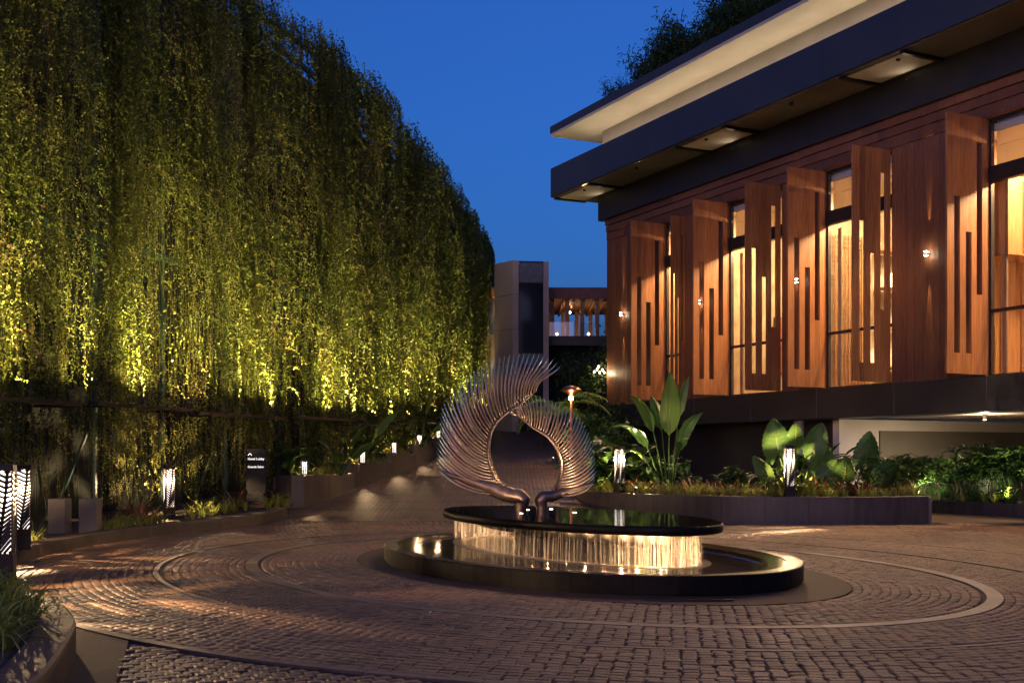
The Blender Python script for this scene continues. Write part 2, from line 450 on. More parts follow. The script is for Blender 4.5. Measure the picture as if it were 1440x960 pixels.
nrng = np.random.default_rng(3)
LK = [(-3.1, 3.0), (-2.7, 6.6), (-3.2, 8.5), (-3.5, 9.3), (-4.1, 10.4), (-4.9, 11.3), (-5.9, 12.3), (-6.75, 14.2), (-6.9, 15.9), (-7.15, 18), (-7.1, 20), (-6.75, 22), (-6.35, 23.3), (-5.6, 25.1), (-5.25, 27.2)]
LKY = np.array([p[1] for p in LK]); LKX = np.array([p[0] for p in LK])
def keep(X, Y):
    k = (Y > 6.2) & (Y < 26.6) & (X > np.interp(Y, LKY, LKX) + 0.02)
    k &= (np.abs(X / np.maximum(Y, 1)) < 0.60)
    k &= ~((Y > 25.6) & (X > 4.2) & (X < 9.7))
    return k
P = []                               # x, y, angle, half length, half width
d = 0.02; row = 0
BANDS = [(1.44, 1.62), (2.74, 2.82), (4.42, 4.54)]
SW = 0.106
while d < 11:
    hit = [b for b in BANDS if d + SW > b[0] and d < b[1]]
    if hit: d = hit[0][1] + 0.004; continue
    dm = d + SW / 2; a, b = SA + dm, SB + dm
    t = np.linspace(0, 2*np.pi, 4000); ex = a*np.cos(t); ey = b*np.sin(t)
    L = np.concatenate([[0], np.cumsum(np.hypot(np.diff(ex), np.diff(ey)))])
    n = int(L[-1] / 0.122); s = (np.arange(n) + (row % 2) * 0.5 + nrng.uniform(-.1, .1, n)) / n * L[-1]
    tt = np.interp(s, L, t)
    x = FC[0] + FU[0]*a*np.cos(tt) + FV[0]*b*np.sin(tt); y = FC[1] + FU[1]*a*np.cos(tt) + FV[1]*b*np.sin(tt)
    tx = -FU[0]*a*np.sin(tt) + FV[0]*b*np.cos(tt); ty = -FU[1]*a*np.sin(tt) + FV[1]*b*np.cos(tt)
    outer_front = (d > 4.4) & (y < 11.5) & (x < 3.0)      # near corner is laid on the diagonal instead
    k = keep(x, y) & ~outer_front 
    P.append(np.stack([x, y, np.arctan2(ty, tx), np.full(n, .122/2), np.full(n, SW/2)], 1)[k])
    d += SW; row += 1
gx, gy = np.meshgrid(np.arange(-8, 14, .122), np.arange(5, 14, .106))
gx = gx + (np.arange(gx.shape[0])[:, None] % 2) * .061
ca, sa = math.cos(R(28)), math.sin(R(28))
X = (gx * ca - gy * sa).ravel() + 3; Y = (gx * sa + gy * ca).ravel() + 0
X = np.concatenate([X]); k = keep(X, Y) & (Y < 11.5) & (X < 3.0) & (Y > 6.2)
X, Y = X[k], Y[k]; dd = dist_band(X, Y); k = (dd > 4.62) & ~(X < -2.60 - (Y - 7.7) * .28)
X, Y = X[k], Y[k]
P.append(np.stack([X, Y, np.full(len(X), R(28)), np.full(len(X), .061), np.full(len(X), .053)], 1))
P = np.concatenate(P); n = len(P)
J = nrng.uniform(-1, 1, (n, 8))
P[:, 2] += J[:, 0] * .025
P[:, 3] *= .955 + .03 * J[:, 1]; P[:, 4] *= .945 + .03 * J[:, 2]
P[:, 0] += J[:, 3] * .006; P[:, 1] += J[:, 4] * .006
tintv = np.clip(0.5 + 0.3 * nrng.standard_normal(n), 0, 1)
topz = np.array([ramp(x, y) for x, y in P[:, :2]]) + J[:, 5] * .0035
def sett_verts(hl, hw, zt_, ch, tilt, tilt2, z0):
    sx = np.array([-1, 1, 1, -1]); sy = np.array([-1, -1, 1, 1])
    lx = hl[:, None] * sx; ly = hw[:, None] * sy
    ix = (hl[:, None] - ch) * sx; iy = (hw[:, None] - ch) * sy
    zi = zt_[:, None] + ix * tilt[:, None] + iy * tilt2[:, None]
    zo = zi - .009
    return np.concatenate([np.stack([ix, iy, zi], 2), np.stack([lx, ly, zo], 2), np.stack([lx, ly, np.full_like(lx, 0) + z0[:, None]], 2)], 1)
inview = (np.abs(P[:, 0] / P[:, 1]) < .43) & (P[:, 1] > 7.9)
order = np.argsort(np.where(inview, P[:, 1], 1e6))
near = order[:300]; restm = np.ones(n, bool); restm[near] = False
Pr = P[restm]; Vl = sett_verts(Pr[:, 3], Pr[:, 4], topz[restm], .011, J[restm, 6]*.025, J[restm, 7]*.025, topz[restm] - .03)
c, s_ = np.cos(Pr[:, 2])[:, None], np.sin(Pr[:, 2])[:, None]
W = np.stack([Pr[:, 0, None] + Vl[:, :, 0]*c - Vl[:, :, 1]*s_, Pr[:, 1, None] + Vl[:, :, 0]*s_ + Vl[:, :, 1]*c, Vl[:, :, 2]], 2)
fb = np.array([(0,1,2,3),(4,5,1,0),(5,6,2,1),(6,7,3,2),(7,4,0,3),(8,9,5,4),(9,10,6,5),(10,11,7,6),(11,8,4,7)])
m_ = len(Pr); Fq = (fb[None] + (np.arange(m_) * 12)[:, None, None]).reshape(-1, 4)
o = np_mesh('paving_setts', W.reshape(-1, 3), Fq, M['sett'], np.repeat(tintv[restm], 12), plaza); o['kind'] = 'stuff'
sm = []
for v in range(10):
    r1 = nrng.uniform(-1, 1, 4)
    vl = sett_verts(np.array([.0578 + .002*r1[0]]), np.array([.0500 + .002*r1[1]]), np.array([0.]), .011, np.array([r1[2]*.025]), np.array([r1[3]*.025]), np.array([-.03]))[0]
    me = bpy.data.meshes.new('paving_sett'); me.from_pydata([tuple(q) for q in vl], [], [tuple(map(int, q)) for q in fb])
    a_ = me.attributes.new('tint', 'FLOAT', 'POINT'); a_.data.foreach_set('value', [v / 9] * 12)
    me.materials.append(M['sett']); sm.append(me)
for q, i in enumerate(near):
    o = bpy.data.objects.new('paving_sett', sm[(q * 7) % 10]); link(o, plaza)
    o.location = (P[i, 0], P[i, 1], topz[i]); o.rotation_euler = (0, 0, P[i, 2])
# stone bands in the paving: short curved blocks laid end to end
def band_blocks(d0, d1, name, m, seglen=0.9, z=0.004, pale=False):
    a0, b0, a1, b1 = SA + d0, SB + d0, SA + d1, SB + d1
    per = math.pi * (a0 + b0); nn = int(per / seglen)
    for i in range(nn):
        t0 = 2*math.pi*i/nn; t1 = 2*math.pi*(i+1)/nn - .006/a0
        cx_, cy_ = FC + FU*a0*math.cos(t0) + FV*b0*math.sin(t0)
        if not bool(keep(np.array([cx_]), np.array([cy_]))[0]) or abs(cx_/cy_) > .5: continue
        if d0 > 4.6 and cy_ < 11.5 and cx_ < 3: continue
        mb = MB(); ts = [t0 + (t1-t0)*j/4 for j in range(5)]
        def pt(a, b, t, zz): p = FC + FU*a*math.cos(t) + FV*b*math.sin(t); return (p[0], p[1], zz + ramp(p[0], p[1]))
        mb.cur = rnd.random()
        mb.rings([[pt(a0,b0,t,-.03) for t in ts], [pt(a0,b0,t,z) for t in ts], [pt(a1,b1,t,z) for t in ts], [pt(a1,b1,t,-.03) for t in ts]], closed=False)
        mb.build(name, M['band'] if pale and (cx_ < 2.6 or cy_ > 17.5) else m, plaza)
for bnd in BANDS: band_blocks(bnd[0] + .006, bnd[1] - .006, 'paving_band', M['pale_band'] if bnd[0] < 1.5 else M['band'], pale=bnd[0] < 1.5)
mb = MB(); NS = 96
mb.rings([ell(3.6, 2.2, NS, -.02), ell(3.6, 2.2, NS, .003), ell(SA, SB, NS, .003), ell(SA, SB, NS, -.02)])
mb.build('fountain_skirt', M['skirt'], plaza)
# smooth slab in the near left corner
for y0 in np.arange(5.2, 10.2, .72):
    q0, q1 = y0 + .004, y0 + .716; mb = MB(); mb.cur = rnd.random()
    kx = lambda y: float(np.interp(y, LKY, LKX))
    xe = lambda y: -2.62 - (y-7.7)*.28
    mb.add([(kx(q0)-.1, q0, -.004), (xe(q0), q0, -.004), (xe(q1), q1, -.004), (kx(q1)-.1, q1, -.004)], [(0, 1, 2, 3)])
    mb.build('paving_slab', M['flag'], plaza)
# slot drains: bars in the front skirt and in two bands
def grate(a, b, t0, t1, wid, nb, z=.008):
    root = MB()
    for i in range(nb):
        t = t0 + (t1-t0)*i/(nb-1)
        e = ell(a, b, 1, 0, ph=t)[0]; e2 = ell(a+wid, b+wid, 1, 0, ph=t)[0]
        root.bar((e[0], e[1], z), (e2[0], e2[1], z), .011, .012)
    for aa in (0, wid):
        pts = [ell(a+aa, b+aa, 1, z, ph=t0 + (t1-t0)*i/12)[0] for i in range(13)]
        for p, q in zip(pts[:-1], pts[1:]): root.bar(p, q, .012, .012)
    root.build('drain_grate', M['dark_metal'], plaza)
    pit = MB(); pit.rings([[ell(a, b, 1, z-.004, ph=t0 + (t1-t0)*i/12)[0] for i in range(13)], [ell(a+wid, b+wid, 1, z-.004, ph=t0 + (t1-t0)*i/12)[0] for i in range(13)]], closed=False)
    pit.build('drain_dark_sheet', M['netting'], plaza)  # flat near-black sheet: the drain's shaded depth put in as colour
grate(SA-.50, SB-.24, R(-27), R(-9), .18, 26, z=.014)
# drive: sheet of small setts on the climb, with pale cross strips
def drivemat():
    m, n, b = nt('drive_setts'); b.inputs['Roughness'].default_value = .55
    tc = n.nodes.new('ShaderNodeTexCoord')
    vo = n.nodes.new('ShaderNodeTexVoronoi'); vo.inputs['Scale'].default_value = 8; vo.inputs['Randomness'].default_value = .35
    n.links.new(tc.outputs['Object'], vo.inputs['Vector'])
    nz = n.nodes.new('ShaderNodeTexNoise'); nz.inputs['Scale'].default_value = .7
    n.links.new(tc.outputs['Object'], nz.inputs['Vector'])
    r = n.nodes.new('ShaderNodeValToRGB'); r.color_ramp.elements[0].color = (.12, .075, .05, 1); r.color_ramp.elements[1].color = (.23, .145, .095, 1)
    n.links.new(vo.outputs['Color'], r.inputs['Fac'])
    mx = n.nodes.new('ShaderNodeMix'); mx.data_type = 'RGBA'; mx.blend_type = 'MULTIPLY'; mx.inputs[0].default_value = .6
    n.links.new(r.outputs[0], mx.inputs[6]); n.links.new(nz.outputs['Color'], mx.inputs[7]); ve = n.nodes.new('ShaderNodeTexVoronoi'); ve.feature = 'DISTANCE_TO_EDGE'; ve.inputs['Scale'].default_value = 8; ve.inputs['Randomness'].default_value = .35
    n.links.new(tc.outputs['Object'], ve.inputs['Vector'])
    rj = n.nodes.new('ShaderNodeValToRGB'); rj.color_ramp.elements[0].color = (.12, .11, .1, 1); rj.color_ramp.elements[1].position = .12
    n.links.new(ve.outputs['Distance'], rj.inputs['Fac'])
    mj = n.nodes.new('ShaderNodeMix'); mj.data_type = 'RGBA'; mj.blend_type = 'MULTIPLY'; mj.inputs[0].default_value = 1
    n.links.new(mx.outputs[2], mj.inputs[6]); n.links.new(rj.outputs[0], mj.inputs[7]); n.links.new(mj.outputs[2], b.inputs['Base Color'])
    b.inputs['Specular IOR Level'].default_value = .25
    bp = n.nodes.new('ShaderNodeBump'); bp.inputs['Strength'].default_value = .9; bp.inputs['Distance'].default_value = .025; bp.invert = True
    n.links.new(vo.outputs['Distance'], bp.inputs['Height']); n.links.new(bp.outputs[0], b.inputs['Normal'])
    return m
M['drive'] = drivemat()
dr = grid_sheet('driveway', [-8, -6, -4, -2, 0, 1, 1.5, 2, 2.4, 2.8, 3.2, 3.6, 4.2], [26.55, 26.8, 27, 27.5, 28, 29, 30, 35, 40, 45, 50, 55, 60, 61.9, 62.2, 66, 80], lambda x, y: ramp(x, y) - 0.002, M['drive'])
tag(dr, kind='structure')
for (x0, y0, x1, y1, w) in ((-4.9, 25.2, 1.9, 28.6, .12), (-4.2, 30.2, 2.2, 31.4, .16), (-3.4, 36.5, 3.0, 38.0, .2), (-2.6, 44, 3.4, 45.5, .2)):
    mb = MB(); N_ = 10
    ra, rb = [], []
    for i in range(N_ + 1):
        x = x0 + (x1-x0)*i/N_; y = y0 + (y1-y0)*i/N_
        ra.append((x, y, ramp(x, y) + .006)); rb.append((x - .01, y + w, ramp(x, y + w) + .006))
    mb.rings([ra, rb], closed=False); mb.build('cross_strip', M['band'], dr)

# ================================================================== FOUNTAIN
ft = empty('fountain', (FC[0], FC[1], 0))
tag(ft, 'oval black stone fountain with overflowing upper bowl in the paved court', 'fountain')
def loc(pts): return [(p[0]-FC[0], p[1]-FC[1], p[2]) for p in pts]
def ellq(a, b, t, z, c=FC):
    p = c + FU*a*math.cos(t) + FV*b*math.sin(t); return (p[0]-FC[0], p[1]-FC[1], z)
RA, RB, RZ = 3.93, 2.42, 0.225
IA, IB = 3.58, 1.86
nside = 26
for i in range(nside):                              # basin wall of stone panels
    t0, t1 = 2*math.pi*i/nside, 2*math.pi*(i+1)/nside - .0012
    ts = [t0 + (t1-t0)*j/4 for j in range(5)]
    mb = MB()
    mb.rings([[ellq(RA-.2, RB-.2, t, 0) for t in ts], [ellq(RA-.02, RB-.02, t, 0) for t in ts], [ellq(RA-.02, RB-.02, t, .03) for t in ts], [ellq(RA, RB, t, .034) for t in ts],
              [ellq(RA, RB, t, RZ-.012) for t in ts], [ellq(RA-.012, RB-.012, t, RZ) for t in ts], [ellq(RA-.2, RB-.2, t, RZ) for t in ts]], closed=False, )
    mb.build('wall_panel', M['panel_stone'], ft)
mb = MB()
mb.rings([[ellq(RA-.2, RB-.2, 2*math.pi*i/NS, RZ-.006) for i in range(NS)], [ellq(IA+.02, IB+.02, 2*math.pi*i/NS, RZ-.010) for i in range(NS)], [ellq(IA, IB, 2*math.pi*i/NS, RZ-.03) for i in range(NS)], [ellq(IA, IB, 2*math.pi*i/NS, .02) for i in range(NS)]])
mb.build('wet_ledge', M['wet_stone'], ft)
def watermat(name, base, mixf, rip=0.25, scale=3.0):
    m, n, b = nt(name)
    b.inputs['Base Color'].default_value = (*base, 1); b.inputs['Roughness'].default_value = .06
    b.inputs['Specular IOR Level'].default_value = .6
    t = n.nodes.new('ShaderNodeBsdfTransparent'); t.inputs[0].default_value = (.8, .8, .7, 1)
    mx = n.nodes.new('ShaderNodeMixShader'); mx.inputs[0].default_value = mixf
    n.links.new(t.outputs[0], mx.inputs[1]); n.links.new(b.outputs[0], mx.inputs[2])
    n.links.new(mx.outputs[0], n.nodes['Material Output'].inputs['Surface'])
    tc = n.nodes.new('ShaderNodeTexCoord'); nz = n.nodes.new('ShaderNodeTexNoise'); nz.inputs['Scale'].default_value = scale; nz.inputs['Detail'].default_value = 3
    n.links.new(tc.outputs['Object'], nz.inputs['Vector'])
    bp = n.nodes.new('ShaderNodeBump'); bp.inputs['Strength'].default_value = rip; bp.inputs['Distance'].default_value = .01
    n.links.new(nz.outputs['Fac'], bp.inputs['Height']); n.links.new(bp.outputs[0], b.inputs['Normal'])
    return m
M['pool'] = watermat('pool_water', (.10, .08, .055), .82, .35, 2.5)
M['sheet_water'] = watermat('sheet_water', (.012, .012, .01), .97, .05, 1.5)
mb = MB(); mb.add([ellq(IA-.002, IB-.002, 2*math.pi*i/NS, RZ-.045) for i in range(NS)], [tuple(range(NS))]); mb.build('pool_water', M['pool'], ft)
mb = MB(); mb.add([ellq(IA+.1, IB+.1, 2*math.pi*i/NS, .03) for i in range(NS)], [tuple(range(NS))]); mb.build('pool_floor', M['concrete'], ft)
BC = FC + np.array([-.07, .28]); BA, BB, BZ = 3.2, 1.40, .685
def bq(a, b, t, z): return ellq(a, b, t, z, BC)
mb = MB()
prof = [(-1.2, BZ-.30), (-.62, BZ-.24), (-.36, BZ-.14), (-.06, BZ-.112), (-.015, BZ-.10), (0, BZ-.07), (0, BZ-.012), (-.012, BZ)]
mb.rings([[bq(BA+q, BB+q, 2*math.pi*i/NS, z) for i in range(NS)] for q, z in prof] + [[bq(BA-.1, BB-.1, 2*math.pi*i/NS, BZ) for i in range(NS)]], capend=True)
mb.build('bowl', M['panel_stone'], ft, True)
mb = MB(); mb.rings([[bq(BA-2.1, BB-.9, 2*math.pi*i/NS, .02) for i in range(NS)], [bq(BA-1.9, BB-.8, 2*math.pi*i/NS, BZ-.3) for i in range(NS)]])
mb.build('pedestal', M['black_stone'], ft, True)
mb = MB(); mb.add([bq(BA-.02, BB-.02, 2*math.pi*i/NS, BZ+.006) for i in range(NS)], [tuple(range(NS))]); mb.build('bowl_water', M['sheet_water'], ft)
# the falling water: many narrow streaks off the underside lip
def fallmat():
    m, n, b = nt('falling_water'); n.nodes.remove(b)
    d_ = n.nodes.new('ShaderNodeBsdfDiffuse'); d_.inputs[0].default_value = (.8, .78, .74, 1)
    tl = n.nodes.new('ShaderNodeBsdfTranslucent'); tl.inputs[0].default_value = (.8, .78, .74, 1)
    m1 = n.nodes.new('ShaderNodeMixShader'); m1.inputs[0].default_value = .6
    n.links.new(d_.outputs[0], m1.inputs[1]); n.links.new(tl.outputs[0], m1.inputs[2])
    tp = n.nodes.new('ShaderNodeBsdfTransparent')
    at_ = n.nodes.new('ShaderNodeAttribute'); at_.attribute_name = 'tint'
    mx = n.nodes.new('ShaderNodeMixShader'); n.links.new(at_.outputs['Fac'], mx.inputs[0])
    n.links.new(tp.outputs[0], mx.inputs[1]); n.links.new(m1.outputs[0], mx.inputs[2])
    n.links.new(mx.outputs[0], n.nodes['Material Output'].inputs['Surface'])
    return m
M['fall'] = fallmat()
mb = MB(); r3 = random.Random(5)
per = [0]; tsamp = [2*math.pi*i/2000 for i in range(2001)]
for i in range(2000):
    a_, b_ = bq(BA-.1, BB-.1, tsamp[i], 0), bq(BA-.1, BB-.1, tsamp[i+1], 0); per.append(per[-1] + math.dist(a_, b_))
def tper(s): return float(np.interp(s % per[-1], per, tsamp))
s = 0.0
while s < per[-1]:
    w = r3.choice([.004, .006, .010, .016, .030, .05]) ; t0 = tper(s)
    endtip = abs(math.cos(t0)) > .93
    op = r3.uniform(.15, .75) if w < .02 else r3.uniform(.06, .3)
    if endtip: op = min(op * 1.5, .7); 
    ins = r3.uniform(.27, .36) if not endtip or math.cos(t0) > 0 else r3.uniform(-.03, .06)
    z0 = BZ - .125 if ins > .06 else BZ - .01
    zb = RZ - .045; lean = r3.uniform(-.05, .05) * (1 if r3.random() < .35 else .25); out = r3.uniform(-.01, .05)
    nseg = 5; L0, L1 = [], []
    fs0 = len(mb.v)
    for j in range(nseg + 1):
        q = j / nseg; ww = w * (1 - .35 * q) / 2
        tt0, tt1 = tper(s - ww + lean*q), tper(s + ww + lean*q); o_ = out * math.sqrt(q) - ins
        zz = z0 + (zb - z0) * q
        mb.cur = op * (.75 if j == 0 else 1.0 - .25*q)
        mb.add([bq(BA+o_, BB+o_, tt0, zz), bq(BA+o_, BB+o_, tt1, zz)], [])
        if j: k0 = fs0 + 2*(j-1); mb.f.append((k0, k0+1, k0+3, k0+2))
    s += (w + .004) * r3.uniform(.7, 2.0) * (0.55 if endtip else 1)
mb.cur = .045                          # thin continuous veil behind the streaks
for k in range(NS):
    t0, t1 = 2*math.pi*k/NS, 2*math.pi*(k+1)/NS
    mb.add([bq(BA-.345, BB-.345, t0, BZ-.125), bq(BA-.345, BB-.345, t1, BZ-.125), bq(BA-.32, BB-.32, t1, RZ-.045), bq(BA-.32, BB-.32, t0, RZ-.045)], [(0, 1, 2, 3)])
fw = mb.build('falling_water', M['fall'], ft); fw['kind'] = 'stuff'
# foam where the streaks land
mb = MB(); mb.cur = .32
mb.rings([[bq(BA-.40, BB-.40, 2*math.pi*i/NS, RZ-.038) for i in range(NS)], [bq(BA-.28, BB-.28, 2*math.pi*i/NS, RZ-.036) for i in range(NS)], [bq(BA-.16, BB-.16, 2*math.pi*i/NS, RZ-.038) for i in range(NS)]])
mb.build('foam_ring', M['fall'], ft)
# lamps under the bowl: one ring, stronger at both ends
for i in range(34):
    t = 2*math.pi*(i + .5)/34
    e = bq(BA-.85, BB-.62, t, .20); out_ = bq(BA+.3, BB+.3, t, .28)
    body = MB(); body.tube([(e[0], e[1], .04), (e[0], e[1], .10)], .014, 6); body.build('pool_light', M['dark_metal'], ft)
    endf = 3.2 if abs(math.cos(t)) > .88 else 1.0
    lamp('pool_light_lamp', 'SPOT', (e[0], e[1], .235), 9.5*endf, (1, .56, .25), out_, 0.0, 110, 1.0, ft)
SO = np.array([at(745, 17.5), 17.5])
for (px, py_, ty) in ((742, 717, -.2), (775, 716, .1), (733, 722, -.5), (808, 721, .9)):
    Yp = 1640*(CAMZ-BZ)/(py_-642); x, y = at(px, Yp)-FC[0], Yp-FC[1]
    body = MB(); body.tube([(x, y, BZ), (x, y, BZ+.010)], .024, 12); body.build('bowl_light', M['lamp_warm'], ft)
    lamp('bowl_light_lamp', 'SPOT', (x, y-.05, BZ+.05), 70, (1, .72, .46), (SO[0]-FC[0]+ty*1.2, SO[1]-FC[1]+.12, 2.4), .008, 110, .8, ft)

# ================================================================== WING SCULPTURES
WS = 17.5 / 1640
def wl(cx_, cy_, y=0.0):             # outline sheet -> metres in the wing's own plane
    px = 600 + cx_/3.692; py = 480 + cy_/3.692
    return Vector(((px - 745)*WS, y, (718 - py)*WS))
def smooth_path(pts, n):
    pts = [Vector(p) for p in pts]; out = []
    L = [0]
    for a_, b_ in zip(pts[:-1], pts[1:]): L.append(L[-1] + (b_-a_).length)
    for i in range(n):
        s_ = L[-1]*i/(n-1); k = 0
        while k < len(pts)-2 and L[k+1] < s_: k += 1
        u = (s_-L[k])/(L[k+1]-L[k]); p0 = pts[max(k-1,0)]; p1 = pts[k]; p2 = pts[k+1]; p3 = pts[min(k+2,len(pts)-1)]
        out.append(.5*((2*p1)+(p2-p0)*u+(2*p0-5*p1+4*p2-p3)*u*u+(3*p1-p0-3*p2+p3)*u**3))
    return out
def polyat(pts, u):
    L = [0]
    for a_, b_ in zip(pts[:-1], pts[1:]): L.append(L[-1] + (b_-a_).length)
    s_ = u*L[-1]; k = 0
    while k < len(pts)-2 and L[k+1] < s_: k += 1
    v = (s_-L[k])/max(L[k+1]-L[k], 1e-6); return pts[k].lerp(pts[k+1], v)
def wing(label, spine, tips, limb, nf, foot, side, seed):
    rr = random.Random(seed)
    root = empty('wing_sculpture', (SO[0], SO[1], 0)); root.location.z = zt(718, 17.5)
    tag(root, label, 'sculpture')
    sp = smooth_path([wl(*p) for p in spine], 120)
    rs = []
    for i in range(120):
        base = (.036*(1-i/119)**.8 + .010)
        rs.append(base*(1.0 if i % 2 else .80))
    mb = MB(); mb.tube(sp, rs, 10); mb.build('spine', M['bronze'], root)
    lp = smooth_path([wl(p[0], p[1], p[3] if len(p) > 3 else 0) for p in limb], 60)
    lcum = np.concatenate([[0], np.cumsum([math.dist(a[:2], b[:2]) for a, b in zip(limb[:-1], limb[1:])])]); lcum = lcum/lcum[-1]
    lr = [float(np.interp(i/59, lcum, [p[2] for p in limb]))*1.15/3.692*WS for i in range(60)]
    mb = MB(); mb.tube(lp, lr, 16); mb.build('limb', M['bronze'], root, True)
    tp = [wl(*p) for p in tips]
    for i in range(nf):
        u = i/(nf-1)
        k = int(4 + u*114); r0 = sp[k]; tan = (sp[min(k+2, 119)] - sp[max(k-2, 0)]).normalized()
        tip = polyat(tp, u)
        rad = (tip-r0); Ln = rad.length; rad = rad.normalized()
        perp = Vector((-tan.z*side, 0, tan.x*side))
        if perp.dot(rad) < 0: perp = -perp
        d0 = (perp*.55 + rad*.6 - tan*.12*(1-u)).normalized()
        tipdir = (rad*.62 + Vector((0, 0, 1))*.55*(1-u*.35) + tan*.25*u).normalized()
        dep = .02*((i % 3)-1)
        p0 = r0 + Vector((0, dep*.3, 0)); p1 = r0 + d0*Ln*.38 + Vector((0, -.10+dep, 0)); p2 = tip - tipdir*Ln*.30 + Vector((0, -.02+dep*1.5, 0)); p3 = tip + Vector((0, .12+dep*2+rr.uniform(-.02, .02), 0))
        mb = MB(); path = []; radii = []; N_ = 13; ends = []
        wmax = (.0150 + .003*(Ln > .6)) * rr.uniform(.92, 1.08)
        for j in range(N_):
            q = j/(N_-1); a_ = (1-q)
            path.append(p0*a_**3 + p1*3*a_*a_*q + p2*3*a_*q*q + p3*q**3)
            radii.append(wmax*(.55+.45*min(q/.35, 1))*(1 if q < .55 else max(1-((q-.55)/.45)**1.8, .05)))
            ends.append(q)
        mb.tube(path, radii, 6, True, .75)
        nv = len(mb.v); start = .35 if u > .25 else .5
        mb.t = [min(max((ends[min(v//6, N_-1)] - start)/(1-start)*rr.uniform(.9, 1.05), 0), 1) for v in range(nv)]
        mb.build('feather', M['feather'], root, True)
    return root
wing('taller bronze wing with fanned feathers and teal tips, standing on the fountain bowl',
     [(440, 790), (395, 742), (352, 690), (326, 615), (320, 540), (336, 465), (372, 408), (425, 362), (480, 328), (535, 285), (570, 255)],
     [(48, 650), (45, 610), (47, 570), (52, 525), (57, 480), (62, 430), (66, 380), (75, 330), (97, 293), (122, 268), (150, 245), (178, 195), (205, 172), (235, 148), (265, 125), (297, 105), (330, 92), (365, 75), (405, 68), (432, 62), (472, 57), (515, 56), (550, 57), (600, 62), (632, 70), (655, 90), (685, 110), (695, 125)],
     [(50, 655, 3), (120, 692, 9), (195, 716, 16), (265, 738, 24), (335, 762, 32), (395, 786, 35), (445, 800, 34), (478, 804, 35), (498, 824, 35), (492, 852, 28), (486, 888, 24)], 42,
     [(505, 786, 8), (492, 800, 24), (484, 830, 33), (480, 855, 27), (482, 888, 23)], 1, 1)
wing('shorter bronze wing curling back under the taller one, standing on the fountain bowl',
     [(640, 800), (672, 760), (694, 710), (703, 650), (694, 592), (668, 538), (628, 492), (580, 462), (545, 440), (500, 405), (470, 380)],
     [(872, 735), (884, 695), (886, 660), (881, 625), (876, 590), (869, 555), (862, 520), (850, 488), (836, 458), (820, 424), (800, 392), (778, 368), (750, 348), (720, 332), (690, 318), (662, 304), (632, 287), (598, 279), (562, 277), (528, 279), (488, 283), (460, 291), (437, 318), (413, 345)],
     [(872, 738, 3), (820, 752, 9), (765, 766, 15), (710, 782, 22), (660, 800, 25), (614, 806, 30), (596, 824, 31), (597, 852, 26), (602, 888, 23)], 37,
     [(575, 808, 7), (585, 815, 20), (598, 832, 30), (602, 855, 26), (602, 886, 23)], -1, 2)


# ================================================================== HOTEL BUILDING (own frame: x along the front going away, y out of the front)
HB = empty('hotel_building', (13.17, 30.0, 0.0), math.atan2(.899, -.438))
tag(HB, 'timber clad hotel pavilion with lit windows, open shutters and deep flat roof', 'building')
WZ0, WZ1, SHZ1 = 3.65, 11.4, 10.5
T0, T1 = -9.0, 21.0
def hpart(name, m, *boxes, parent=None, bev=0.0):
    mb = MB()
    for b_ in boxes:
        mb.cur = rnd.random(); mb.box(*b_, bev=bev)
    return mb.build(name, m, parent or HB)
BAYS = [dict(far=16.76, near=15.60), dict(far=12.67, near=9.65), dict(far=7.61, near=4.66), dict(far=1.23, near=-1.75), dict(far=-4.6, near=-7.6)]
# solid wall sections, clad in upright boards
edges = [(T1, 16.76), (15.60, 12.67), (9.65, 7.61), (4.66, 1.23), (-1.75, -4.6), (-7.6, T0)]
for (a, b) in edges:
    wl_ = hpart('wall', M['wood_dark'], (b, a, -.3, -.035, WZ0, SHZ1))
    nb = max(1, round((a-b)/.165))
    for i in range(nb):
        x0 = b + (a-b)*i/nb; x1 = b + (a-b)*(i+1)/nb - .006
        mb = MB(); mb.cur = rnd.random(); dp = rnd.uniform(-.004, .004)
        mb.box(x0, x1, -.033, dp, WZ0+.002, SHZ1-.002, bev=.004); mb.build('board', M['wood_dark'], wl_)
# frieze over the shutters: three stepped courses
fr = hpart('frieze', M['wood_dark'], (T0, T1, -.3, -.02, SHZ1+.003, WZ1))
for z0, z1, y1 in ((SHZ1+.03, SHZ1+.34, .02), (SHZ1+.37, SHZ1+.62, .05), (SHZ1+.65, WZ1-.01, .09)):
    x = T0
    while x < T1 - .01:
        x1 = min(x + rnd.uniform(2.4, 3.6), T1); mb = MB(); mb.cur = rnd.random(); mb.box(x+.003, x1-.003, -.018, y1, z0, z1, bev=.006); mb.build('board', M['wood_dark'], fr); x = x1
# end wall at the far corner
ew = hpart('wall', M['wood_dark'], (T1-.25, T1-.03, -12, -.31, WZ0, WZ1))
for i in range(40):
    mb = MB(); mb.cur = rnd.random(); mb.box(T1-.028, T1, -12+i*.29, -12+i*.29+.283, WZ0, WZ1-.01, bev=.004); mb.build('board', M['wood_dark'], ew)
# black beam over, ledge below
hpart('beam', M['black_panel'], (T0, T1+.35, -.6, .22, WZ1+.004, 12.46))
lx = T0
while lx < T1 + .2:
    x1 = min(lx + 3.35, T1 + .25)
    hpart('ledge_panel', M['black_panel'], (lx+.004, x1-.004, -.9, .16, 2.70, WZ0-.004), bev=.01); lx = x1
hpart('ledge_core', M['black_panel'], (T0, T1+.15, -1.4, .10, 2.74, WZ0-.03))
hpart('base_wall', M['black_panel'], (7.75, T1-.4, -1.3, -.9, -.2, 2.70), (T1-.6, T1-.4, -11, -1.3, -.2, 2.7))
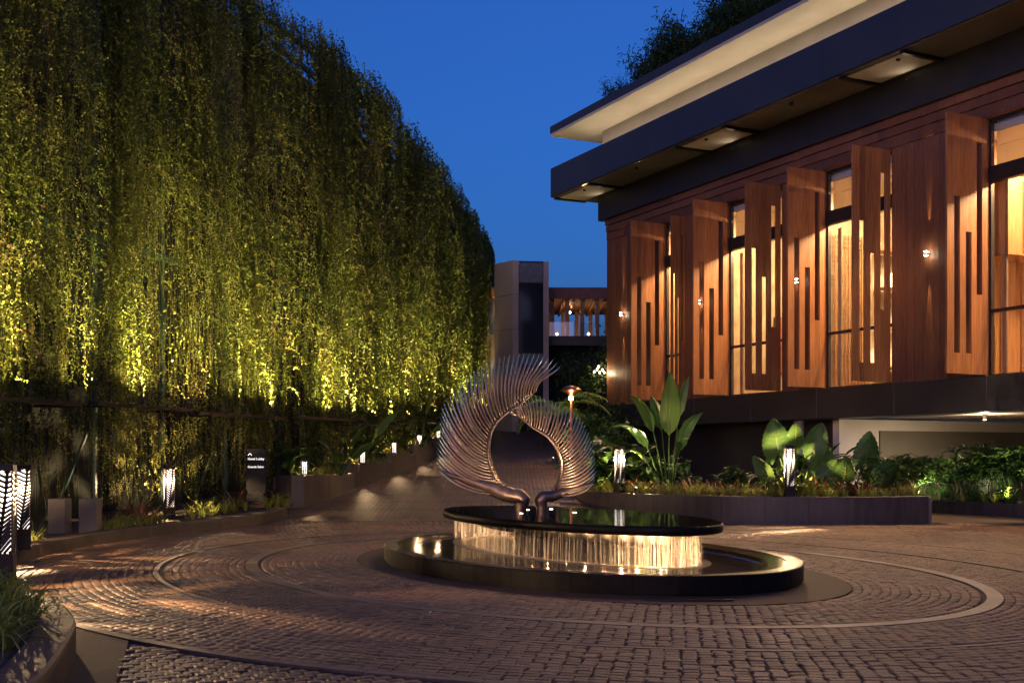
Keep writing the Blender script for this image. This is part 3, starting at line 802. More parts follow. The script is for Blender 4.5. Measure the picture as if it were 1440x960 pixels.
# parking undercroft seen under the ledge
hpart('undercroft_wall', M['plaster'], (7.45, 7.74, -16, -.5, -.1, 2.69))
hpart('undercroft_dado', M['olive'], (7.38, 7.447, -15.9, -2.15, -.05, 2.34))
hpart('undercroft_ceiling', M['plaster'], (T0, 7.45, -16, -1.42, 2.76, 2.9))
hpart('undercroft_back', M['plaster'], (T0, 7.45, -16.2, -16.0, -.1, 2.76))
hpart('undercroft_floor', M['paving'], (T0, 7.37, -16, -1.0, -.06, .002))
# floors and inner shell
hpart('floor_slab', M['room_wood'], (T0, T1-.3, -7.0, -.31, 3.45, 3.655))
hpart('room_ceiling', M['plaster'], (T0, T1-.3, -7.0, -.31, 10.2, 10.4))
hpart('room_back', M['room_wood'], (T0, T1-.3, -7.2, -7.0, 3.4, 10.4))
def shutter(hinge, w, ang, label=None):
    # panel from the hinge outward; ang = turn from square-on; three slots cut right through
    e = bpy.data.objects.new('shutter', None)
    mb = MB(); th = .035
    cols_ = [(0, .17, None), (.17, .31, (.08, .685)), (.31, .46, None), (.46, .60, (.08, .55)), (.60, .73, None), (.73, .87, (.31, .90)), (.87, 1.0, None)]
    H = SHZ1 - WZ0 - .05
    for a, b, hole in cols_:
        x0, x1 = w*(1-b), w*(1-a) - .002
        if hole is None:
            mb.cur = rnd.random(); mb.box(x0, x1, -th, th, 0, H)
        else:
            mb.cur = rnd.random(); mb.box(x0, x1, -th, th, 0, H*hole[0]); mb.box(x0, x1, -th, th, H*hole[1], H)
    o = mb.build('shutter', M['wood'], HB)
    o.location = (hinge, .03, WZ0 + .03)
    o.rotation_euler = (0, 0, R(90 + ang))
    return o
for i, by in enumerate(BAYS):
    f_, n_ = by['far'], by['near']; wdt = f_ - n_
    shutter(f_ - .05, 1.45, 0)
    if i == 0: shutter(n_ - .36, .62, 0)
    else: shutter(n_ + .05, 1.42, 0)
    # window: frame, transom, mullion, blind and panes
    win = hpart('window', M['frame'], (n_, n_+.06, -.26, -.14, WZ0, SHZ1), (f_-.06, f_, -.26, -.14, WZ0, SHZ1), (n_+.06, f_-.06, -.26, -.14, SHZ1-.06, SHZ1-.002), (n_+.06, f_-.06, -.26, -.14, WZ0+.003, WZ0+.05),
                (n_+.06, f_-.06, -.25, -.05, 8.80, 9.22), (n_+.06, f_-.06, -.25, -.14, 5.34, 5.43))
    mb = MB(); mb.box(n_+.061, f_-.061, -.21, -.204, WZ0+.051, 5.339); mb.build('pane', M['glass'], win)
    mb = MB(); mb.box(n_+.061, f_-.061, -.21, -.204, 5.431, 8.799); mb.build('pane', M['glass'], win)
    mb = MB(); mb.box(n_+.061, f_-.061, -.21, -.204, 9.221, SHZ1-.061); mb.build('pane', M['glass'], win)
    mb = MB(); mb.box(n_+.07, f_-.07, -.36, -.345, 9.0, 9.80); mb.box(n_+.07, f_-.07, -.365, -.35, 9.815, SHZ1); mb.build('blind', M['blind'], win)
    ncur = 26; cb = []; cw = .16
    for zz in (3.7, 8.75): cb.append([(f_ - .08 - cw*k/ncur, -.55 + .045*math.sin(k*1.35), zz) for k in range(ncur+1)])
    mb = MB(); mb.rings(cb, closed=False); mb.build('curtain', M['blind'], HB)
    # room behind: side walls
    wm = [M['room_wood'], M['marble'], M['marble'], M['room_wood'], M['room_wood']][i]
    hpart('room_wall', wm, (f_+.62, f_+.8, -6.98, -.32, 3.66, 10.19))
    hpart('room_wall', M['plaster'], (n_-.7, n_-.55, -6.98, -.32, 3.66, 10.19))
    # ceiling lights in the room: panels set in the ceiling
    cxr = (f_+n_)/2 - .1
    pn = hpart('ceiling_light', M['lamp_warm'], (cxr-.35, cxr+.35, -3.3, -2.7, 10.165, 10.198))
    lamp('room_lamp', 'AREA', (cxr, -3.0, 10.1), 330, (1, .68, .36), (cxr, -3.0, 0), .8, parent=HB)
    lamp('room_lamp', 'AREA', (cxr-.3, -1.6, 9.6), 480, (1, .62, .29), (cxr+.3, 2.2, 4.5), .5, parent=HB)
# bay 2 room: framed red picture on the marble
t_ = BAYS[1]['far'] + .60
hpart('framed_picture', M['red_art'], (t_-.04, t_, -3.1, -2.6, 4.6, 6.6))
hpart('framed_picture', M['frame'], (t_-.03, t_-.002, -3.14, -2.56, 4.56, 6.64))
# bay 3 room: lattice screen and shelf
t_ = BAYS[2]['far'] + .55
mb = MB()
for k in range(11):
    y = -.95 - k*.14; mb.box(t_-.05, t_-.01, y-.018, y+.018, 3.7, 8.7)
for k in range(34):
    z = 3.8 + k*.147; grp = k % 4; mb.box(t_-.045, t_-.015, -2.4, -.9, z-.012, z+.012)
mb.build('lattice_screen', M['lattice'], HB)
mb = MB()
for z in (4.4, 5.7, 7.0, 8.2): mb.box(t_-.5, t_-.0, -4.6, -2.6, z, z+.05)
mb.build('shelf', M['lattice'], HB)
mb = MB()
for (y, z) in ((-2.9, 5.0), (-3.5, 5.0), (-3.2, 7.5), (-3.9, 6.2)): mb.tube([(t_-.25, y, z-.5), (t_-.25, y, z-.1), (t_-.25, y, z+.1)], [.05, .13, .03], 10)
mb.build('table_lamp', M['lamp_warm'], HB)
# bay 4 room: panelled wall with projecting upper box and a door with long pulls
t_ = BAYS[3]['far'] + .60
mb = MB(); mb.box(t_-.9, t_-.002, -4.9, -.5, 6.9, 9.0); mb.build('wall_box', M['room_wood'], HB)
mb = MB()
for y in (-1.1, -1.55, -2.3, -2.75):
    for k in range(26): mb.box(t_-.925, t_-.902, y-.05, y+.05, 7.0+k*.074, 7.045+k*.074)
mb.build('slat_strip', M['lattice'], HB)
mb = MB()
for y in (-1.3, -2.1):
    for k in range(40): mb.box(t_-.03, t_-.003, y-.07, y+.07, 3.75+k*.078, 3.80+k*.078)
mb.build('slat_strip', M['lattice'], HB)
mb = MB(); mb.tube([(t_-.08, -.95, 3.8), (t_-.08, -.95, 5.05)], .022, 8); mb.tube([(t_-.08, -.8, 3.8), (t_-.08, -.8, 5.05)], .022, 8); mb.build('door_pull', M['brass'], HB)
# big house plant leaf glimpsed in bay 1 is left to the planting outside
# roofs
SL = (T0-4, T1+1.6, -16, 1.80)
hpart('lower_roof', M['fascia'], (SL[0], SL[1], SL[2], SL[3], 12.50, 13.72))
xp = SL[0]
while xp < SL[1] - .1:
    x1 = min(xp + 3.1, SL[1]); hpart('fascia_panel', M['fascia'], (xp+.006, x1-.006, SL[3]+.002, SL[3]+.022, 12.505, 13.715), bev=.004); xp = x1
hpart('soffit', M['soffit'], (SL[0], SL[1]-.05, -.55, SL[3]-.05, 12.47, 12.497))
# pale coffer panels in the soffit, lit by little uplights on the beam
for k, (a, b) in enumerate(((19.6, 22.3), (10.6, 13.2), (2.6, 4.8))):
    hpart('soffit_panel', M['plaster'], (a, b, .32, 1.55, 12.44, 12.468), bev=.006)
    hpart('soffit_rib', M['dark_metal'], (a-.16, a-.02, .25, 1.72, 12.38, 12.466)); hpart('soffit_rib', M['dark_metal'], (b+.02, b+.16, .25, 1.72, 12.38, 12.466))
    mb = MB(); mb.tube([((a+b)/2, .27, 12.20), ((a+b)/2, .36, 12.24)], .03, 8); mb.build('soffit_light', M['dark_metal'], HB)
    lamp('soffit_lamp', 'SPOT', ((a+b)/2, .40, 12.0), 3.5, WARMW, ((a+b)/2, .9, 12.46), .03, 140, .6, HB)
for t in (20.5, 16.5, 12.0, 7.5, 3.0, -1.5):                 # downlights in the soffit, thrown out over the court
    mb = MB(); mb.tube([(t, 1.35, 12.468), (t, 1.37, 12.40)], .06, 12); mb.build('downlight', M['dark_metal'], HB)
    c_, s2 = math.cos(HB.rotation_euler.z), math.sin(HB.rotation_euler.z)
    w_ = Vector((2.5 + (3-t)*.10, 15.0, 0)) - Vector((13.17, 30, 0)); tg = Vector((w_.x*c_ + w_.y*s2, -w_.x*s2 + w_.y*c_, 0))
    lamp('downlight_lamp', 'SPOT', (t, 1.38, 12.37), 850, (1, .60, .30), tg, .04, 62, .9, HB)
hpart('attic_wall', M['plaster'], (T0-4, T1-.1, -15, .25, 13.722, 15.08))
hpart('upper_roof', M['plaster'], (SL[0], SL[1], SL[2], SL[3], 15.085, 15.2))
hpart('upper_fascia', M['fascia'], (SL[0], SL[1]+.03, SL[2], SL[3]+.03, 15.203, 15.5))
mb = MB(); mb.box(T0, T1+.6, .35, .42, 13.73, 13.79); mb.build('cove_light', M['lamp_warm'], HB)
for k in range(6):
    x = T0 + 3 + k*5.0
    lamp('cove_lamp', 'AREA', (x, .75, 13.86), 2.3, (1, .92, .78), (x, 1.1, 15.1), .12, parent=HB, sizey=4.6).rotation_euler = Vector((0, .15, 1)).to_track_quat('-Z', 'X').to_euler()
# wall lights
def sconce(t, z, label):
    root = empty('wall_sconce'); root.location = HB.matrix_basis @ Vector((t, 0.012, z)); root.rotation_euler = HB.rotation_euler
    tag(root, label, 'wall light', 'round wall lights between the shutters')
    mb = MB(); mb.tube([(0, 0, 0), (0, .03, 0)], .05, 14); mb.build('back_plate', M['chrome'], root)
    mb = MB(); mb.tube([(0, .03, 0), (0, .08, 0)], .015, 8); mb.build('arm', M['chrome'], root)
    mb = MB(); prof = [(-.05, .03), (-.035, .06), (0, .075), (.035, .06), (.05, .03)]
    mb.rings([[(r_*math.cos(2*math.pi*k/16), .12 + r_*math.sin(2*math.pi*k/16), zz) for k in range(16)] for zz, r_ in prof]); mb.build('shade', M['chrome'], root, True)
    for sg in (1, -1):
        mb = MB(); mb.tube([(0, .12, sg*.048), (0, .12, sg*.064)], .045, 12); mb.build('lens', M['sconce_lens'], root)
        lamp('sconce_lamp', 'SPOT', (0, .10, sg*.08), 420, (1, .6, .28), (0, -.10, sg*3), .006, 9, .6, root)
for t, py in ((19.65, 442), (14.2, 425), (8.75, 395), (3.2, 357)):
    X_ = 13.17-.438*t; Y_ = 30+.899*t
    sconce(t, zt(py, Y_), {19.65: 'small round wall light on the boards at the far corner of the hotel', 14.2: 'small round wall light on the boards between the two slimmest windows', 8.75: 'small round wall light behind the slotted shutter of the lattice window', 3.2: 'bright round wall light on the widest stretch of boards'}[t])
# undercroft ceiling spot
cs = empty('ceiling_spotlight'); cs.location = HB.matrix_basis @ Vector((3.6, -2.6, 2.75)); cs.rotation_euler = HB.rotation_euler
tag(cs, 'small white spotlight on the undercroft ceiling beneath the black ledge', 'spotlight')
mb = MB(); mb.tube([(0, 0, 0), (0, 0, -.16)], .055, 14); mb.build('housing', M['white_wall'], cs)
mb = MB(); mb.tube([(0, 0, -.162), (0, 0, -.17)], .045, 14); mb.build('lens', M['lamp_warm'], cs)
lamp('spot_lamp', 'SPOT', (0, 0, -.2), 300, WARMW, (1.2, .2, -3), .05, 150, .6, cs)
lamp('spot_lamp', 'POINT', (0, 0, -.26), 90, WARMW, None, .05, parent=cs)

# ================================================================== GREEN WALL
GW = [(-13.2, 9.0), (-11.6, 14.5), (-9.5, 21.5), (-8.15, 26.8), (-6.75, 30.8), (-5.4, 35.0), (-4.25, 42.5), (-3.2, 51.5), (-2.35, 61.0), (-2.1, 68.0), (-3.2, 75.0), (-6.5, 80.0)]
gp = [Vector((p[0], p[1], 0)) for p in GW]
gsm = smooth_path(gp, 400)
gx_ = np.array([p.x for p in gsm]); gy_ = np.array([p.y for p in gsm])
gs = np.concatenate([[0], np.cumsum(np.hypot(np.diff(gx_), np.diff(gy_)))]); GL = gs[-1]
tx_ = np.gradient(gx_, gs); ty_ = np.gradient(gy_, gs); tl_ = np.hypot(tx_, ty_)
nx_, ny_ = ty_/tl_, -tx_/tl_
def gpt(s, off=0.0):
    return np.stack([np.interp(s, gs, gx_) + np.interp(s, gs, nx_)*off, np.interp(s, gs, gy_) + np.interp(s, gs, ny_)*off], -1)
GTOP = 13.3
gw = empty('green_wall', (gx_[200], gy_[200], 0)); gwl = Vector((gx_[200], gy_[200], 0))
tag(gw, 'tall curved steel frame carrying a curtain of hanging vines beside the drive', 'living wall')
def gl(p, z): return Vector((p[0], p[1], z)) - gwl
def gz(p): return ramp(p[0], p[1]) if p[1] > 25 else 0.0
ss = np.linspace(0, GL, 90)
mb = MB(); A_ = [gpt(s, -1.5) for s in ss]
mb.rings([[gl(p, gz(p)-.3) for p in A_], [gl(p, 13.5) for p in A_]], closed=False); 
mb.build('backing_screen', M['netting'], gw)
for k, s in enumerate(np.arange(1.0, GL, 2.6)):
    p = gpt(s, -.35); mb = MB(); mb.tube([gl(p, gz(p)-.2), gl(p, GTOP)], .07, 8); mb.build('post', M['green_steel'], gw)
    if k % 2 == 0:
        q = gpt(s, -1.3); mb = MB(); mb.bar(gl(p, 2.4), gl(q, .3), .05); mb.build('brace', M['green_steel'], gw)
for z, off in ((6.2, -.35), (9.8, -.35), (GTOP, -.2), (GTOP+.02, -1.0)):
    mb = MB(); pts = [gl(gpt(s, off), z) for s in np.linspace(0, GL, 60)]
    for a, b in zip(pts[:-1], pts[1:]): mb.bar(a, b, .10, .16)
    mb.build('rail', M['green_steel'], gw)
for k, s in enumerate(np.arange(2.0, GL-3, 4.2)):          # light ledge in separate lengths
    zs = 2.50 + (.05 if k % 2 else 0) + max(0, gz(gpt(s)) - .9)*.6
    mb = MB(); pts = [gl(gpt(u, .95), zs) for u in np.linspace(s, s+3.7, 5)]
    for a, b in zip(pts[:-1], pts[1:]): mb.bar(a, b, .24, .07)
    for u in (s+.4, s+3.3): mb.bar(gl(gpt(u, -.35), zs-.04), gl(gpt(u, .9), zs-.04), .05, .05)
    mb.build('light_ledge', M['dark_metal'], gw)
# uplights on the ledge
UL = [11.2, 12.7, 14.6, 16.3, 18.2, 19.4, 20.8, 21.9, 23.3, 25.0, 26.4, 28.4, 30.8, 33.2, 36, 39, 42.5, 46, 50, 54]
for k, s in enumerate(UL):
    p = gpt(s, 1.0); zl = 2.60 + max(0, gz(p)-.9)*.6
    root = empty('uplight', (p[0], p[1], zl)); tag(root, 'small amber uplight on the ledge at the foot of the vine curtain', 'uplight', 'uplights along the vine wall')
    q = gpt(s, .3)
    dirv = Vector((q[0]-p[0], q[1]-p[1], 2.2)).normalized()
    mb = MB(); mb.tube([Vector((0, 0, 0)), dirv*.125], [.035, .045], 10); mb.build('housing', M['dark_metal'], root)
    mb = MB(); mb.tube([dirv*.101, dirv*.106], .030, 10); mb.build('lens', M['uplight_lens'], root)
    pw = 330*rnd.uniform(.7, 1.35)*(1.0 + .012*max(0, s-20))
    lamp('uplight_lamp', 'SPOT', dirv*.13, pw, (1.0, .76, .30), dirv*3 + Vector((rnd.uniform(-.5, .5), rnd.uniform(-.5, .5), 0)), .04, 110, .9, root)
    lamp('uplight_beam', 'SPOT', dirv*.13, pw*9, (1.0, .78, .33), Vector((q[0]-p[0], q[1]-p[1], 9.0)), .04, 44, .9, root)

def vines():
    r = np.random.default_rng(11)
    n = 11500
    u = r.random(n)**1.25
    s = 8 + u*(GL-14)
    s += .35*np.sin(s*2.1) + .22*np.sin(s*5.3+1)            # gather the strands in columns
    s += r.normal(0, .08, n)
    tier = r.choice([0, 1, 2, 3, 4, 5], n, p=[.33, .19, .16, .13, .11, .08])
    z0 = np.array([13.45, 11.6, 9.4, 7.2, 4.9, 2.75])[tier] + r.normal(0, .55, n)*(tier > 0) + r.normal(0, .10, n)
    Ln = r.gamma(4.0, .75, n)*np.where(tier == 5, .42, 1.0) + .6
    off = np.clip(r.gamma(2.0, .22, n) - .25 + .22*np.sin(s*1.3)+.1*(6-tier)*.12, -.5, .85)
    ph = r.random((n, 3))*6.28
    far = np.interp(s, [0, 20, 30, 60], [1, 1, 1.35, 2.0])
    sp = .034*far
    cnt = np.maximum((Ln/sp).astype(int), 8)
    cnt = np.minimum(cnt, 190)
    idx = np.repeat(np.arange(n), cnt)
    j = np.arange(len(idx)) - np.repeat(np.concatenate([[0], np.cumsum(cnt)[:-1]]), cnt)
    q = j/cnt[idx]
    z = z0[idx] - Ln[idx]*q
    wob = .06*np.sin(z*1.7+ph[idx, 0]) + .03*np.sin(z*4.1+ph[idx, 1])
    sv = s[idx] + wob + r.normal(0, .018, len(idx))
    ov = off[idx] + .16*np.sin(np.minimum(q*5, 1.57)) + .05*np.sin(z*2.3+ph[idx, 2]) + r.normal(0, .022, len(idx))
    size = .043*far[idx]*r.uniform(.7, 1.35, len(idx))*(1-.45*q)
    tint = np.clip(.42 + .17*r.standard_normal(n)[idx] + .11*r.standard_normal(len(idx)), 0, 1)
    # side sprigs arching out
    m = 9000; ss_ = 8 + r.random(m)**1.25*(GL-14); zz = 2.6 + r.random(m)**.8*10.6; oo = r.uniform(.15, .75, m)
    dirs = r.choice([-1, 1], m); ls = r.uniform(.22, .85, m); k = 20
    ii = np.repeat(np.arange(m), k); qq = np.tile(np.arange(k)/k, m)
    sv2 = ss_[ii] + dirs[ii]*ls[ii]*(qq - .3*qq*qq); ov2 = oo[ii] + .28*ls[ii]*qq*(1+r.random(m)[ii]); z2 = zz[ii] + ls[ii]*(.30*qq - .85*qq*qq)
    far2 = np.interp(ss_[ii], [0, 20, 30, 60], [1, 1, 1.35, 2.0])
    size2 = .043*far2*r.uniform(.7, 1.25, len(ii))*(1-.4*qq); t2 = np.clip(.55+.2*r.standard_normal(m)[ii], 0, 1)
    sv, ov, z, size, tint = [np.concatenate(p) for p in ((sv, sv2), (ov, ov2), (z, z2), (size, size2), (tint, t2))]
    gzv = np.interp(np.interp(sv, gs, gy_), [25, 62], [0, 2.9])
    low = z < gzv + .55 + .5*np.sin(sv*1.9) + .35*np.sin(sv*4.7)
    kk = ~low & (sv > 5) & (sv < GL-2)
    # dark openings between the columns
    gap = np.sin(sv*1.07+.6)*np.sin(sv*.43+2+z*.22) + .55*np.sin(z*.9+sv*.7)
    kk &= ~((gap < -.6) & (r.random(len(sv)) < .8))
    tint = np.clip(tint + .16*np.sin(sv*.9+z*.6)*np.sin(sv*.37-z*.9+1) + .08*np.sin(sv*3.1+z*1.3), 0, 1)
    sv, ov, z, size, tint = sv[kk], ov[kk], z[kk], size[kk], tint[kk]
    N = len(sv); P2 = gpt(sv, ov)
    C = np.stack([P2[:, 0], P2[:, 1], z], 1)
    d = r.normal(0, 1, (N, 3)); d[:, 2] -= .9
    d /= np.linalg.norm(d, axis=1)[:, None]
    e = r.normal(0, 1, (N, 3)); w = np.cross(d, e); w /= np.linalg.norm(w, axis=1)[:, None]
    L_ = size[:, None]*1.35; Wd = size[:, None]*.5
    V = np.stack([C, C + d*L_*.5 + w*Wd, C + d*L_, C + d*L_*.45 - w*Wd], 1).reshape(-1, 3)
    Fq = np.arange(N*4).reshape(-1, 4)
    T = np.repeat(tint, 4)
    # stems: thin hanging ribbons
    seg = 12; st = np.linspace(0, 1, seg+1)
    zs = z0[:, None] - Ln[:, None]*st; gz2 = np.interp(np.interp(s, gs, gy_), [25, 62], [0, 2.9])
    zs = np.maximum(zs, gz2[:, None] + .5)
    wb = .06*np.sin(zs*1.7+ph[:, :1]) + .03*np.sin(zs*4.1+ph[:, 1:2]); so = s[:, None] + wb
    oo2 = off[:, None] + .16*np.sin(np.minimum(st*5, 1.57))[None] + .05*np.sin(zs*2.3+ph[:, 2:3])
    hw = .0022*np.interp(s, [0, 30, 60], [1, 1.4, 2])[:, None]
    a = gpt(so-hw, oo2); b = gpt(so+hw, oo2)
    SV = np.stack([np.concatenate([a, zs[..., None]], 2), np.concatenate([b, zs[..., None]], 2)], 2).reshape(-1, 3)
    bi = (np.arange(n)*(seg+1)*2)[:, None] + np.arange(seg)[None]*2
    SF = np.stack([bi, bi+1, bi+3, bi+2], 2).reshape(-1, 4) + len(V)
    return np.concatenate([V, SV]), np.concatenate([Fq, SF]), np.concatenate([T, np.full(len(SV), .85)])
V, Fq, T = vines()
print('vine faces', len(Fq))
o = np_mesh('hanging_vines', V, Fq, M['leaf_vine'], T)
tag(o, 'dense curtain of trailing green vines hanging down the tall curved frame', 'vines', kind='stuff')

# ================================================================== KERBS, BEDS AND PLANTERS
def wallx(y): return float(np.interp(y, gy_[:380], gx_[:380]))
def curved_blocks(pts, width, z1, z0, name, m, parent, seglen, side=-1, bev=.015):
    sm_ = smooth_path([Vector((p[0], p[1], 0)) for p in pts], 200)
    L = [0]
    for a, b in zip(sm_[:-1], sm_[1:]): L.append(L[-1] + (b-a).length)
    nb = max(1, round(L[-1]/seglen))
    def at_s(s):
        s = min(max(s, 0), L[-1]); k = min(int(np.searchsorted(L, s, 'right'))-1, len(sm_)-2)
        u = (s-L[k])/(L[k+1]-L[k]); p = sm_[k].lerp(sm_[k+1], u); d = (sm_[k+1]-sm_[k]).normalized()
        return p, Vector((-d.y, d.x, 0))*(-side)
    for i in range(nb):
        s0, s1 = L[-1]*i/nb + .003, L[-1]*(i+1)/nb - .003
        S_ = [s0 + (s1-s0)*j/4 for j in range(5)]
        O_, I_ = [], []
        for s in S_:
            p, nrm = at_s(s); O_.append(p); I_.append(p + nrm*width)
        zf1 = z1 if callable(z1) else (lambda p: z1)
        zf0 = z0 if callable(z0) else (lambda p: z0)
        mb = MB(); mb.cur = rnd.random()
        lft = lambda A, f, dz=0: [(p.x, p.y, f(p)+dz) for p in A]
        mix = lambda q: [o_.lerp(i_, q) for o_, i_ in zip(O_, I_)]
        bq_ = bev/width
        loops = [lft(O_, zf0), lft(O_, zf1, -bev), lft(mix(bq_), zf1), lft(mix(1-bq_), zf1), lft(I_, zf1, -bev), lft(I_, zf0)]
        mb.rings(loops, closed=False)
        n_ = len(mb.v)//6
        mb.f.append(tuple(k*n_ for k in range(5, -1, -1))); mb.f.append(tuple(k*n_ + n_-1 for k in range(6)))
        mb.build(name, m, parent)
bedl = MB(); ra, rb = [], []
for y in np.linspace(8, 30, 45):
    kx = float(np.interp(y, LKY, LKX)) if y < 27 else -5.25; x0 = kx - .25 if y < 27 else -5.9
    ra.append((x0, y, .12 + .16*sstep(24, 29, y))); rb.append((min(wallx(y)-1.6, x0-1), y, .10 + .16*sstep(24, 29, y)))
bedl.rings([rb, ra], closed=False); tag(bedl.build('planting_bed', M['soil']), kind='structure')
kb = empty('kerb'); tag(kb, kind='structure')
curved_blocks([p for p in LK if 12 < p[1]], .30, lambda p: .20 + .12*sstep(24, 27.5, p.y), lambda p: -.04, 'kerb_stone', M['kerb'], kb, 1.1, side=-1)
isl = empty('island_planter', (-4.5, 8.5, 0)); tag(isl, 'low planter with broad rounded stone kerb and striped grass', 'planter')
islp = [(p[0]+4.5, p[1]-8.5) for p in LK if 4 < p[1] < 12]
isl0 = [(-2.7+4.5, 3.0-8.5), (-2.62+4.5, 5.2-8.5)] + islp[0:]
curved_blocks(isl0, .28, .245, -.04, 'kerb_stone', M['kerb'], isl, 1.3, side=-1, bev=.02)
mb = MB(); ps = [(p[0]-.2, p[1]) for p in isl0]; mb.add([(x, y, .19) for x, y in ps] + [(-3, 3.4, .19), (-3, -5, .19)], [tuple(range(len(ps)+2))]); mb.build('soil', M['soil'], isl)

def planter_box(label, front, height, zbase, name='stone_planter', depthpts=None, seg=.95, m='planter', thick=.14, group=None):
    root = empty(name, (front[0][0], front[0][1], 0)); ox, oy = front[0]
    tag(root, label, 'planter', group)
    loc_ = [(x-ox, y-oy) for x, y in front]
    curved_blocks(loc_, thick, height, zbase, 'panel', M[m], root, seg, side=-1, bev=.01)
    poly = loc_ + [(x-ox, y-oy) for x, y in depthpts]
    for a, b in zip(poly[len(loc_)-1:], poly[len(loc_):] + [poly[0]]):
        a_, b_ = Vector((*a, 0)), Vector((*b, 0)); 
        if (b_-a_).length < .3: continue
        mb = MB(); mb.bar(a_ + Vector((0, 0, height/2-.04)), b_ + Vector((0, 0, height/2-.04)), .13, height-.02); mb.build('panel', M[m], root)
    mb = MB(); mb.add([(x, y, height-.06) for x, y in poly], [tuple(range(len(poly)))]); mb.build('soil', M['soil'], root)
    return root
PZ = .615
planter_box('long dark stone planter with banana plant and elephant ears before the hotel', [(1.72, 31.2), (1.85, 30.2), (2.3, 29.1), (2.9, 28.25), (3.7, 27.35), (4.7, 26.4), (5.6, 26.0), (6.6, 25.88), (7.8, 25.9), (9.45, 26.45)], PZ, -.05, depthpts=[(10.2, 28.6), (9.0, 31), (5.2, 38), (3.0, 40), (1.6, 36)])
planter_box('lower dark stone planter of feathery palms beside the undercroft', [(10.6, 32.4), (11.4, 32.0), (12.3, 29.9), (13.4, 28.4), (15.5, 26.4)], .32, -.05, depthpts=[(17, 28), (13.5, 33.5), (11.0, 35.0)])
EP = [(-5.1, 29.1), (-4.45, 33.2), (-3.84, 37.3), (-3.3, 40.6), (-2.85, 44.4), (-2.35, 49.5)]
ETOP = [1.04, 1.31, 1.61, 1.91, 2.22]
SN = ['lowest', 'second', 'third', 'fourth', 'topmost']
for k in range(5):
    a, b = EP[k], EP[k+1]
    planter_box('%s dark stone planter of the stepped row climbing beside the drive' % SN[k], [(a[0]-.85, a[1]+.25), a, b], ETOP[k], lambda p: -.3, depthpts=[(b[0]-.85, b[1])], seg=1.2, group='stepped planters along the drive', thick=.12)
for px, lab in ((84, 0), (127, 0)):
    x = at(px, 21.3); root = MB(); root.box(-.16, .16, -.16, .16, .0, .66, bev=.012)
    o = root.build('concrete_pier', M['concrete']); o.location = (x, 21.3, .08)
    tag(o, 'squat square concrete pier behind the kerb under the vines', 'pier', 'concrete piers under the vines')

# ================================================================== BOLLARD LIGHTS, LANTERNS, SIGN
def perforated(w, z0, z1, pitch, bw):
    mb = MB(); hw = w/2 - .014; y = 0
    rib = lambda z: .25*w*math.sin((z-z0)/(z1-z0)*2.2 - .9)
    zz = np.linspace(z0, z1, 9)
    for a, b in zip(zz[:-1], zz[1:]): mb.bar((rib(a), y, a), (rib(b), y, b), bw*1.2, .006, up=Vector((0, 1, 0)))
    z = z0 - .12
    while z < z1 + .1:
        for sg in (-1, 1):
            sl = math.tan(R(38 + 14*math.sin(z*5)))
            x0, za = rib(min(max(z, z0), z1)), z
            x1 = sg*hw; zb = za + abs(x1-x0)*sl
            if za < z0:
                f = (z0-za)/(zb-za) if zb > za else 2
                if f >= 1: continue
                x0 += (x1-x0)*f; za = z0
            if zb > z1:
                f = (z1-za)/(zb-za)
                if f <= .02: continue
                x1 = x0 + (x1-x0)*f; zb = z1
            mb.bar((x0, y, za), (x1, y, zb), bw, .006, up=Vector((0, 1, 0)))
        z += pitch
    return mb
BW, BH = .20, 1.20
pm = perforated(BW, .30, BH-.07, .052, .027).mesh('perforated_panel', M['dark_metal'])
def bollard(loc_, rz, label, h=BH, w=BW, group=None, power=16, mesh=None, z0=.30, name='bollard_light'):
    root = empty(name, loc_, rz); tag(root, label, 'bollard light' if h > .8 else 'lantern', group)
    mb = MB(); mb.box(-w/2, w/2, -w/2, w/2, 0, z0, bev=.006); mb.build('base', M['dark_metal'], root)
    mb = MB(); mb.box(-w/2-.003, w/2+.003, -w/2-.003, w/2+.003, h-.07, h, bev=.006); mb.build('cap', M['dark_metal'], root)
    for sx in (-1, 1):
        for sy in (-1, 1):
            mb = MB(); a, b = sx*(w/2-.008), sy*(w/2-.008); mb.box(a-.008, a+.008, b-.008, b+.008, z0, h-.07); mb.build('corner_post', M['dark_metal'], root)
    for k in range(4):
        o = bpy.data.objects.new('perforated_panel', mesh); link(o, root)
        o.location = (math.sin(k*math.pi/2)*(w/2-.006), -math.cos(k*math.pi/2)*(w/2-.006), 0); o.rotation_euler = (0, 0, k*math.pi/2)
    q = w*.40; mb = MB(); mb.rings([[(-q, -q, z), (q, -q, z), (q, q, z), (-q, q, z)] for z in (z0+.01, h-.08)]); mb.build('diffuser', M['diffuser'], root)
    lamp('bollard_lamp', 'POINT', (0, 0, z0 + (h-z0)*.62), power, (1, .64, .33), None, .007, parent=root)
    return root
bollard((at(6, 11.9), 11.9, .22), R(12), 'leaf patterned bollard light on the rounded corner of the island planter', mesh=pm, power=640)
bollard((at(31, 16.6), 16.6, .18), R(35), 'leaf patterned bollard light on the kerb next to the island planter', mesh=pm, power=640)
bollard((at(238, 25.6), 25.6, .10), R(35), 'slim bollard light standing alone below the vines beyond the concrete piers', mesh=pm, power=540)
bollard((at(871, 28.9), 28.9, PZ-.06), R(40), 'bollard light at the foot of the tall banana plant', mesh=pm, power=540)
bollard((at(1110, 26.12), 26.12, PZ-.06), R(5), 'bollard light in front of the elephant ear leaves', mesh=pm, power=540)
lm = MB()
for x in np.linspace(-.066, .066, 4): lm.bar((x, 0, .05), (x, 0, .37), .024, .006, up=Vector((0, 1, 0)))
for z in (.13, .21, .29): lm.bar((-.07, 0, z), (.07, 0, z+.02), .008, .005, up=Vector((0, 1, 0)))
